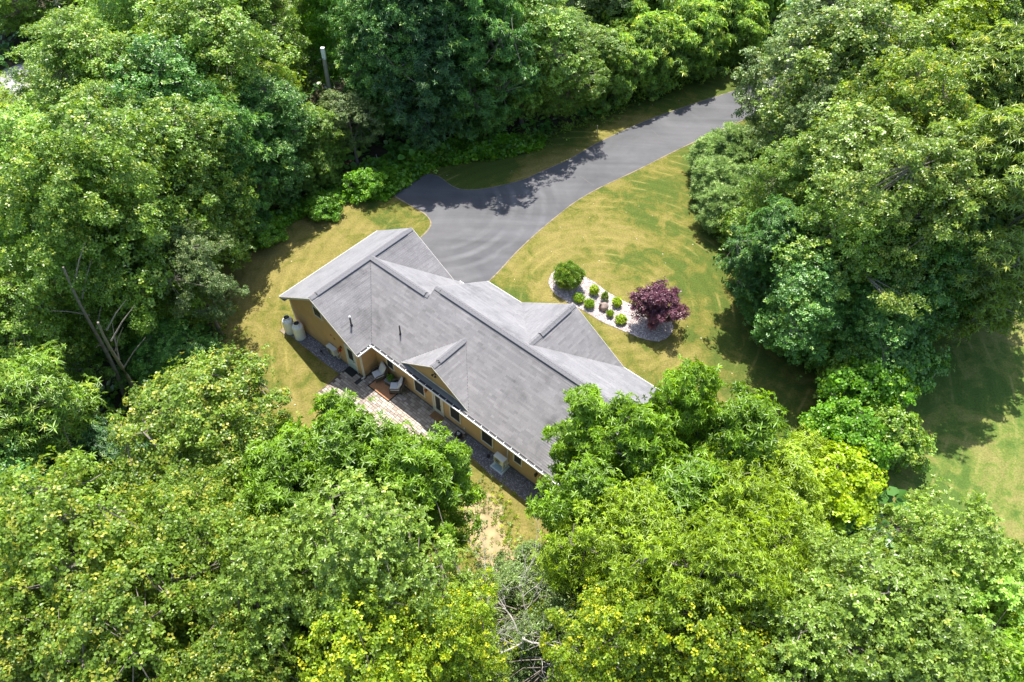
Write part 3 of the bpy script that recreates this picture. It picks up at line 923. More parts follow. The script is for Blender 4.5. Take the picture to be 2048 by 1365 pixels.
def leaf_ball(n, r, size, seed, flat=1.0, wid=.35, z0=0.0):
    """verts and faces for a tuft of leaves"""
    g = np.random.default_rng(seed); V, F = [], []
    d = g.normal(size=(n, 3)); d[:, 2] = np.abs(d[:, 2]) * .9 + .05; d /= np.linalg.norm(d, axis=1)[:, None]
    p = d * r * g.uniform(.55, 1.05, (n, 1)); p[:, 2] *= flat; p[:, 2] += z0
    return p, d


t = hthing('potted_plant', 8.74, 1.18, .475, 0, 'small potted green plant on the side table between the chairs', 'potted plant')
b = MB(); b.lathe([(.07, 0), (.10, .14), (.11, .15), (.09, .15), (.08, .12)], seg=12); b.build('pot', M['trim'], t)
POT_PLANT = t
t = hthing('planter', 14.62, 1.10, .057, 0, 'square black planter with pale ornaments near the end of the patio', 'planter')
b = MB(); b.box(-.17, .17, -.17, .17, 0, .03); b.box(-.17, -.14, -.17, .17, .03, .30); b.box(.14, .17, -.17, .17, .03, .30); b.box(-.14, .14, -.17, -.14, .03, .30); b.box(-.14, .14, .14, .17, .03, .30); b.build('planter_box', M['dark'], t)
b = MB()
for x, y, s in ((-.05, .03, .06), (.06, -.02, .05), (.0, -.07, .04), (.05, .07, .045)): b.lathe([(s * .6, .2), (s, .24), (s * .8, .3), (.01, .32)], (x, y, 0), 8)
b.build('ornament', M['white'], t)
t = hthing('valve_box', 16.90, 1.22, .025, .2, 'small dark object on the gravel left of the raised heat pump', 'valve cover')
b = MB(); b.lathe([(.10, 0), (.11, .05), (.09, .14), (.03, .17)], seg=10); b.build('valve_lid', M['dark'], t)
t = hthing('garden_stub', 3.45, -.05, .025, .2, 'small dark stub on the gravel strip between gas tanks and wall heat pump', 'stub')
b = MB(); b.lathe([(.07, 0), (.08, .06), (.05, .16), (.02, .2)], seg=8); b.tube([(.05, 0, .02), (.2, -.08, .02)], .03); b.build('stub_body', M['dark'], t)
t = hthing('hanging_basket', 5.34, .20, 1.34, 0, 'small basket of red flowers hanging beside the blue side door', 'flower basket')
b = MB(); b.lathe([(.02, 0), (.09, .05), (.11, .12), (.10, .12)], seg=10); b.build('basket', M['copper'], t)
b = MB(); b.tube([(0, 0, .12), (0, .02, .3), (0, .19, .34)], .006, 4); b.build('hanger', M['dark'], t)
pp, dd = leaf_ball(60, .12, .04, 5, 1.0, z0=.12)
b = MB()
for p, d in zip(pp, dd):
    d = Vector(d); a = d.orthogonal().normalized() * .03; c = d.cross(a).normalized() * .03; p = Vector(p)
    b.poly([p + a, p + c, p - a, p - c])
b.build('petals', M['red'], t)

# rock in the planting bed
x, y = ground_at(1207, 619)
t = tag(empty('garden_rock', (x, y, .03), .6), 'brown boulder ornament in the middle of the pale stone bed', 'rock')
bm = bmesh.new(); bmesh.ops.create_icosphere(bm, subdivisions=3, radius=.32)
for w in bm.verts:
    n_ = math.sin(w.co.x * 9 + 1) * math.cos(w.co.y * 11) * .05 + math.sin(w.co.z * 14) * .04
    w.co *= 1 + n_ * 2; w.co.z = max(w.co.z * 1.15 + .2, -.02)
me = bpy.data.meshes.new('boulder'); bm.to_mesh(me); bm.free(); me.materials.append(M['rock']); link(bpy.data.objects.new('boulder', me), t)
b = MB(); b.lathe([(.10, .0), (.09, .35), (.05, .42), (.08, .46), (.07, .56), (.02, .6)], (-.22, .14, 0), 10); b.build('ornament', M['rock'], t)

# utility pole and stakes at the wood's edge
x, y = ground_at(676, 276)
t = tag(empty('utility_pole', (x, y, 0), 0), 'weathered grey utility pole with white cap standing at the edge of the wood', 'utility pole')
b = MB(); b.tube([(0, 0, 0), (.1, -.1, 8.1)], [.22, .16], 10); b.build('pole', M['pole'], t)
b = MB(); b.box(-.02, .28, -.26, .02, 7.3, 8.25); b.build('pole_cap', M['white'], t, bevel=.03)
b = MB(); b.tube([(.1, -.26, 7.4), (-.25, -.3, 7.3), (-.3, -.25, 6.9)], .03); b.build('cable_hook', M['dark'], t)
for (px, py, hh, lab) in ((757, 328, .9, 'thin white marker stake among weeds at the wood edge'), (1195, 270, .9, 'thin wooden marker stake in the grass above the driveway')):
    x, y = ground_at(px, py)
    b = MB(); b.tube([(0, 0, 0), (-.1, .03, hh)], [.035, .03], 6)
    o = b.build('marker_stake', M['pole'], None); o.location = (x, y, 0); tag(o, lab, 'stake')

# pale flecks (dropped leaves) on the lawns
b = MB()
lp = [p for p in LAWN]
xs = [p[0] for p in lp]; ys = [p[1] for p in lp]; k = 0
while k < 110:
    x, y = random.uniform(min(xs), max(xs)), random.uniform(min(ys), max(ys))
    if not inside((x, y), lp) or inside((x, y), drive_loop): continue
    k += 1; s = random.uniform(.02, .055) * (1.6 if random.random() < .08 else 1); a = random.uniform(0, 3.1); z = .03
    b.poly([(x + s * math.cos(a + w), y + s * math.sin(a + w) * .8, z + random.uniform(0, .03)) for w in (0, 1.6, 3.1, 4.7)])
tag(b.build('fallen_leaves', M['fleck'], None, recalc=False), kind='stuff')


# ------------------------------------------------------------------ foliage
def leaf_mat(name, lo, hi, tip, trans=0.35, rough=0.36, spec=0.5, tip_amt=1.0):
    m = bpy.data.materials.new(name); m.use_nodes = True; t = m.node_tree; nd = t.nodes
    nd.remove(nd['Principled BSDF']); out = nd['Material Output']
    at = nd.new('ShaderNodeAttribute'); at.attribute_name = 'leaf'
    sp = nd.new('ShaderNodeSeparateColor'); t.links.new(at.outputs['Color'], sp.inputs[0])
    oi = nd.new('ShaderNodeObjectInfo')
    ad = nd.new('ShaderNodeMath'); ad.operation = 'MULTIPLY_ADD'; ad.inputs[1].default_value = .45
    t.links.new(sp.outputs[0], ad.inputs[0])
    a2 = nd.new('ShaderNodeMath'); a2.operation = 'MULTIPLY_ADD'; a2.inputs[1].default_value = .40
    t.links.new(sp.outputs[1], a2.inputs[0]); 
    a3 = nd.new('ShaderNodeMath'); a3.operation = 'MULTIPLY'; a3.inputs[1].default_value = .15; t.links.new(oi.outputs['Random'], a3.inputs[0])
    t.links.new(a3.outputs[0], a2.inputs[2]); t.links.new(a2.outputs[0], ad.inputs[2])
    rp = nd.new('ShaderNodeValToRGB'); e = rp.color_ramp.elements
    e[0].position = .12; e[0].color = (*(c * .8 for c in lo), 1); e[1].position = .6; e[1].color = (*((a * .35 + b * .65) for a, b in zip(lo, hi)), 1); e2 = e.new(.88); e2.color = (*(min(1, c * 1.3) for c in hi), 1); t.links.new(ad.outputs[0], rp.inputs[0])  # dark stop deepened for crown shade, top stop brightened for glints, in leaf colour
    mx = nd.new('ShaderNodeMix'); mx.data_type = 'RGBA'
    tm = nd.new('ShaderNodeMath'); tm.operation = 'MULTIPLY'; tm.inputs[1].default_value = tip_amt; tm.use_clamp = True; t.links.new(sp.outputs[2], tm.inputs[0])
    t.links.new(tm.outputs[0], mx.inputs[0]); t.links.new(rp.outputs[0], mx.inputs[6]); mx.inputs[7].default_value = (*tip, 1)
    p = nd.new('ShaderNodeBsdfPrincipled'); p.inputs['Roughness'].default_value = rough; p.inputs['Specular IOR Level'].default_value = spec
    t.links.new(mx.outputs[2], p.inputs['Base Color'])
    tr = nd.new('ShaderNodeBsdfTranslucent')
    hs = nd.new('ShaderNodeHueSaturation'); hs.inputs['Hue'].default_value = .485; hs.inputs['Saturation'].default_value = 1.1; hs.inputs['Value'].default_value = 1.25
    t.links.new(mx.outputs[2], hs.inputs['Color']); t.links.new(hs.outputs[0], tr.inputs['Color'])
    ms = nd.new('ShaderNodeMixShader'); ms.inputs[0].default_value = trans + .04
    t.links.new(p.outputs[0], ms.inputs[1]); t.links.new(tr.outputs[0], ms.inputs[2]); t.links.new(ms.outputs[0], out.inputs[0])
    return m


LM = {
    'bright': leaf_mat('bright_green_leaf', (0.099, 0.208, 0.014), (0.292, 0.491, 0.032), (0.639, 0.698, 0.054), .38),
    'yellow_green': leaf_mat('yellow_green_leaf', (0.151, 0.246, 0.017), (0.392, 0.552, 0.038), (0.654, 0.738, 0.065), .38),
    'oak': leaf_mat('oak_leaf', (0.114, 0.194, 0.027), (0.312, 0.455, 0.070), (0.551, 0.589, 0.106), .32, .34, .6),
    'maple': leaf_mat('maple_leaf_new_growth', (0.083, 0.161, 0.021), (0.267, 0.401, 0.050), (0.590, 0.561, 0.086), .40),
    'yellow': leaf_mat('yellow_tip_leaf', (0.111, 0.195, 0.017), (0.338, 0.486, 0.033), (0.800, 0.784, 0.041), .38),
    'mid': leaf_mat('mid_green_leaf', (0.095, 0.187, 0.024), (0.279, 0.456, 0.058), (0.573, 0.648, 0.106), .33),
    'dark': leaf_mat('deep_green_leaf', (0.049, 0.147, 0.026), (0.174, 0.381, 0.068), (0.429, 0.631, 0.111), .3),
    'teal': leaf_mat('blue_green_leaf', (.036, .115, .032), (.115, .255, .072), (.27, .40, .12), .28),
    'pale': leaf_mat('grey_green_leaf', (.085, .145, .040), (.235, .345, .100), (.42, .48, .16), .32, .38, .5),
    'lime': leaf_mat('lime_leaf', (.25, .38, .010), (.44, .62, .018), (.60, .68, .04), .4),
    'fresh': leaf_mat('fresh_green_leaf', (0.077, 0.212, 0.015), (0.218, 0.459, 0.037), (0.420, 0.627, 0.063), .38),
    'purple': leaf_mat('purple_maple_leaf', (0.080, 0.025, 0.044), (0.224, 0.088, 0.121), (0.342, 0.153, 0.164), .22),
    'juniper': leaf_mat('juniper_needles', (0.162, 0.284, 0.078), (0.392, 0.553, 0.182), (0.540, 0.675, 0.260), .3, .45, .4),
    'sumac': leaf_mat('sumac_leaf', (0.138, 0.268, 0.043), (0.385, 0.608, 0.103), (0.707, 0.800, 0.161), .34, .36, .5),
}


def leaf_blade(L, W, fold, droop, shape='diamond'):
    if shape == 'diamond':
        v = [(0, 0, 0), (L * .45, W / 2, fold), (L, 0, -droop), (L * .45, -W / 2, fold)]
        f = [(0, 1, 2), (0, 2, 3)]
    else:  # broad leaf of four triangles
        v = [(L * .1, 0, 0), (L * .35, W / 2, fold), (L * .75, W * .42, fold - droop * .5), (L, 0, -droop), (L * .75, -W * .42, fold - droop * .5), (L * .35, -W / 2, fold)]
        f = [(0, 1, 2), (0, 2, 3), (0, 3, 4), (0, 4, 5)]
    return v, f


def whorl(kind, g):
    V, F, C = [], [], []
    if kind == 'compound':
        k = 7; spec = [(1.0, .30, .05, .38, 'diamond')] * k; tilt = (-.15, .8)
    elif kind == 'oak':
        k = 6; spec = [(1.0, .46, .06, .15, 'broad')] * k; tilt = (-.05, .75)
    elif kind == 'maple':
        k = 5; spec = [(1.0, .85, .08, .25, 'broad')] * k; tilt = (-.1, .7)
    elif kind == 'fine':
        k = 6; spec = [(1.0, .60, .06, .2, 'diamond')] * k; tilt = (-.3, .9)
    elif kind == 'frond':
        k = 7; spec = [(1.0, .26, .10, .55, 'diamond')] * k; tilt = (.1, .6)
    elif kind == 'needle':
        k = 9; spec = [(1.0, .16, .03, .1, 'diamond')] * k; tilt = (.2, 1.3)
    for i in range(k):
        L, W, fo, dr, sh = spec[i]; L *= g.uniform(.75, 1.1); W *= g.uniform(.85, 1.15)
        v, f = leaf_blade(L, W, fo * g.uniform(.3, 1.5), dr * g.uniform(.5, 1.4), sh)
        a = 2 * math.pi * (i + g.uniform(-.25, .25)) / k; e = g.uniform(*tilt); r = g.uniform(-.5, .5)
        m = (Matrix.Rotation(a, 3, 'Z') @ Matrix.Rotation(-e, 3, 'Y') @ Matrix.Rotation(r, 3, 'X'))
        off = Vector((0, 0, 0)) if kind in ('compound', 'oak', 'frond', 'needle') else Vector((math.cos(a) * .25, math.sin(a) * .25, g.uniform(-.3, .3)))
        n = len(V)
        V += [tuple(m @ Vector(p) + off) for p in v]; F += [tuple(n + j for j in q) for q in f]; C += [g.uniform()] * len(v)
    return np.array(V), np.array(F), np.array(C)


def foliage_mesh(name, P, N, S, clumpc, tip, kind, mat, seed):
    """one mesh of whorls at points P, facing N, size S"""
    g = np.random.default_rng(seed); T = [whorl(kind, g) for _ in range(5)]
    which = g.integers(0, 5, len(P)); VV, FF, CC = [], [], []; base = 0
    N = N / np.linalg.norm(N, axis=1)[:, None]
    h = np.where(np.abs(N[:, 2:3]) > .9, np.array([[1., 0, 0]]), np.array([[0, 0, 1.]]))
    X = np.cross(h, N); X /= np.linalg.norm(X, axis=1)[:, None]; Y = np.cross(N, X)
    th = g.uniform(0, 2 * np.pi, len(P)); X2 = X * np.cos(th)[:, None] + Y * np.sin(th)[:, None]; Y2 = np.cross(N, X2)
    for k in range(5):
        idx = np.where(which == k)[0]
        if not len(idx): continue
        tv, tf, tc = T[k]
        v = P[idx, None, :] + S[idx, None, None] * (tv[None, :, 0:1] * X2[idx, None, :] + tv[None, :, 1:2] * Y2[idx, None, :] + tv[None, :, 2:3] * N[idx, None, :])
        nv = len(tv); VV.append(v.reshape(-1, 3))
        FF.append((tf[None] + (base + np.arange(len(idx)) * nv)[:, None, None]).reshape(-1, 3))
        c = np.empty((len(idx), nv, 4)); c[:, :, 0] = (tc[None] + g.uniform(-.25, .25, (len(idx), 1))).clip(0, 1); c[:, :, 1] = clumpc[idx, None]; c[:, :, 2] = tip[idx, None] * (.55 + .45 * tc[None]); c[:, :, 3] = 1
        CC.append(c.reshape(-1, 4)); base += len(idx) * nv
    V = np.concatenate(VV).astype(np.float32); F = np.concatenate(FF).astype(np.int32); Cc = np.concatenate(CC).astype(np.float32)
    me = bpy.data.meshes.new(name)
    me.vertices.add(len(V)); me.vertices.foreach_set('co', V.ravel())
    me.loops.add(F.size); me.loops.foreach_set('vertex_index', F.ravel())
    me.polygons.add(len(F)); me.polygons.foreach_set('loop_start', np.arange(0, F.size, 3, dtype=np.int32))
    at = me.attributes.new('leaf', 'FLOAT_COLOR', 'POINT'); at.data.foreach_set('color', Cc.ravel())
    me.materials.append(mat); me.update(); me.validate()
    return me


def make_tree(seed, H, R, low, kind, leaf, nclump, nwh, rcl, tip_p, mat, lumps=.3, top=1.15, trunk_r=.22, lean=0.0, sparse=0.0, fork=1, barkmat='bark'):
    """crown and trunk meshes: limbs reach a lumpy envelope, leaf clumps sit on the limb ends"""
    g = np.random.default_rng(seed)
    zc = H * (low + 1) / 2; Rz = H * (1 - low) / 2
    ph = g.uniform(0, 6.28, 6)

    def env(th, s):  # s in -1..1 height
        e = np.sqrt(np.maximum(0, 1 - np.abs(s) ** 2.1))
        return R * e * (1 + .10 * np.sin(9 * th + ph[3] + 11 * s) + .08 * np.sin(13 * th - 9 * s + ph[4]) + lumps * (.5 * np.sin(2 * th + ph[0] + 2 * s) + .45 * np.sin(3 * th + ph[1] - 3 * s) + .35 * np.sin(5 * th + ph[2] + 5 * s)))

    C = []; tries = 0; md = rcl * 1.05
    while len(C) < nclump and tries < nclump * 60:
        tries += 1
        s = g.uniform(-1, 1) ; s = 1 - (1 - s) * g.uniform(.75, 1) if g.uniform() < .5 else s
        th = g.uniform(0, 6.283); q = g.uniform(0, 1) ** .45
        if s < -.3 and q < .6: continue
        r = env(th, s) * q
        z = zc + Rz * s * (.86 if q < .5 else 1)
        p = np.array([r * math.cos(th), r * math.sin(th), z])
        if sparse and math.sin(p[0] * 1.1 + ph[3]) + math.sin(p[1] * 1.3 + ph[4]) + math.sin(p[2] * .9 + ph[5]) < -1.6 + sparse * 2: continue
        if C and np.min(np.sum((np.array(C) - p) ** 2 * [1, 1, 1.6], axis=1)) < md * md * (.55 if tries < nclump * 20 else .25): continue
        C.append(p)
    C = np.array(C)
    # limbs
    tr = MB(); nl = 11; order = g.permutation(len(C)); anchors = []
    for i in order:
        if all(np.linalg.norm(C[i] - a) > R * .55 for a in anchors): anchors.append(C[i])
        if len(anchors) >= nl: break
    top_pt = np.array([lean * H, 0, H * .86])
    def trunk_at(z): t = z / H; return np.array([lean * H * t * t, .15 * math.sin(3 * t + ph[0]), z])
    zs = np.linspace(0, H * .86, 9)
    tr.tube([trunk_at(z) for z in zs], [trunk_r * (1.25 if i == 0 else 1) * (1 - .8 * i / 8) for i in range(9)], 8)
    LP = []
    for a in anchors:
        zb = max(.12 * H, min(a[2] - np.linalg.norm(a[:2]) * .75, H * .8)); b0 = trunk_at(zb); pts = []
        for t in np.linspace(0, 1, 6):
            p = b0 + (a - b0) * t; p[2] += .12 * R * math.sin(math.pi * t) ; p[:2] += g.normal(0, .12, 2) * (0 < t < 1); pts.append(p); LP.append(p)
        r0 = trunk_r * .5 * (1 - .6 * zb / H); tr.tube(pts, [r0 * (1 - .8 * t) + .012 for t in np.linspace(0, 1, 6)], 5)
    LPa = np.array(LP)
    for c in C:
        i = np.argmin(np.sum((LPa - c) ** 2, axis=1)); p = LPa[i]; m = (p + c) / 2 + g.normal(0, .1, 3)
        if np.linalg.norm(c - p) > .3: tr.tube([p, m, c], [.035, .022, .008], 3)
    # whorls
    n = len(C) * nwh; ci = np.repeat(np.arange(len(C)), nwh)
    d = g.normal(size=(n, 3)); d /= np.linalg.norm(d, axis=1)[:, None]; d[:, 2] = np.where(g.uniform(size=n) < .55, np.abs(d[:, 2]), d[:, 2])
    rr = rcl * g.uniform(.55, 1.35, len(C))[ci]
    rad = g.uniform(.35, 1.05, n); rad = np.where(g.uniform(size=n) < .10, rad * 1.45, rad)
    P = C[ci] + d * (rr * rad)[:, None] * [1, 1, .72]
    out = C[ci] - [0, 0, zc]; out[:, 2] *= R / Rz * .6; out /= (np.linalg.norm(out, axis=1)[:, None] + 1e-6)
    N = d * .55 + out * .45 + g.normal(0, .48, (n, 3)) + [0, 0, .55]
    S = leaf * g.uniform(.75, 1.2, n)
    cc = g.uniform(0, 1, len(C))[ci] * .7 + .3 * g.uniform(size=n)
    hi = ((d[:, 2] > .15) & (out[:, 2] > -.1))
    tip = np.where(hi & (g.uniform(size=n) < tip_p), g.uniform(.4, 1, n), 0)
    cr = foliage_mesh(kind + '_crown', P, N, S, cc, tip, kind, mat, seed + 1)
    tm = tr.mesh('trunk', M[barkmat], recalc=False)
    return cr, tm, H, R


TREE = {}
#                          seed H   R   low  kind     leaf  ncl nwh rcl tip mat
TREE['compound0'] = make_tree(11, 15, 4.0, .22, 'compound', .25, 260, 30, .78, 0., LM['bright'], lumps=.42)
TREE['compound1'] = make_tree(12, 15, 4.0, .25, 'compound', .25, 250, 30, .78, 0., LM['bright'], lumps=.5)
TREE['leafy0'] = make_tree(13, 13, 2.3, .25, 'compound', .26, 130, 28, .62, 0., LM['bright'], lumps=.45, trunk_r=.16)
TREE['leafy1'] = make_tree(14, 13, 2.3, .25, 'compound', .26, 130, 28, .62, 0., LM['bright'], lumps=.6, trunk_r=.16)
TREE['spire0'] = make_tree(15, 13, 1.35, .35, 'compound', .25, 66, 28, .48, 0., LM['bright'], lumps=.3, trunk_r=.12)
TREE['oak0'] = make_tree(21, 16, 4.2, .25, 'oak', .20, 260, 34, .78, .06, LM['oak'], lumps=.3)
TREE['oak1'] = make_tree(22, 16, 4.2, .25, 'oak', .20, 250, 34, .78, .06, LM['oak'], lumps=.4)
TREE['maple0'] = make_tree(31, 13, 4.0, .22, 'maple', .14, 300, 33, .66, .24, LM['maple'], lumps=.3)
TREE['maple1'] = make_tree(32, 13, 4.0, .22, 'maple', .14, 300, 33, .66, .24, LM['maple'], lumps=.4)
TREE['tall0'] = make_tree(41, 17, 4.2, .06, 'fine', .17, 430, 36, .80, .16, LM['mid'], lumps=.38)
TREE['tall1'] = make_tree(42, 17, 4.2, .06, 'maple', .165, 420, 28, .80, .16, LM['mid'], lumps=.45)
TREE['tall2'] = make_tree(43, 17, 4.2, .04, 'frond', .33, 410, 22, .85, .10, LM['teal'], lumps=.45)
TREE['open0'] = make_tree(51, 17, 4.4, .25, 'fine', .18, 270, 33, .75, .2, LM['mid'], lumps=.45, sparse=.55, trunk_r=.26)
TREE['sumac'] = make_tree(61, 6.5, 3.2, .0, 'frond', .38, 160, 20, .62, .2, LM['sumac'], lumps=.3, trunk_r=.1)
TREE['bush0'] = make_tree(71, 3.2, 2.0, .0, 'fine', .17, 130, 24, .45, .15, LM['fresh'], lumps=.3, trunk_r=.05)
TREE['bush1'] = make_tree(72, 3.2, 2.0, .0, 'maple', .17, 130, 20, .45, .2, LM['fresh'], lumps=.4, trunk_r=.05)
TREE['juniper'] = make_tree(73, 4.0, 1.7, .0, 'needle', .30, 170, 22, .36, .3, LM['juniper'], lumps=.3, trunk_r=.08)
TREE['wispy'] = make_tree(74, 9, 3.0, .1, 'fine', .13, 230, 24, .55, .2, LM['pale'], lumps=.4, sparse=.4, trunk_r=.14)


def plant(shape, x, y, H, R, mat, label, cat='tree', name='tree', group=None, rot=None, lean=(0, 0)):
    cr, tm, H0, R0 = TREE[shape]
    t = empty(name, (x, y, 0), rng.uniform(0, 6.28) if rot is None else rot)
    tag(t, label, cat, group)
    s = (R / R0, R / R0, H / H0)
    for nm, me in (('crown', cr), ('trunk' if cat == 'tree' else 'stems', tm)):
        o = bpy.data.objects.new(nm, me); link(o, t); o.scale = s
        o.rotation_euler = (lean[0], lean[1], 0)
        if nm == 'crown' and mat:
            o.material_slots[0].link = 'OBJECT'; o.material_slots[0].material = LM[mat]
    return t


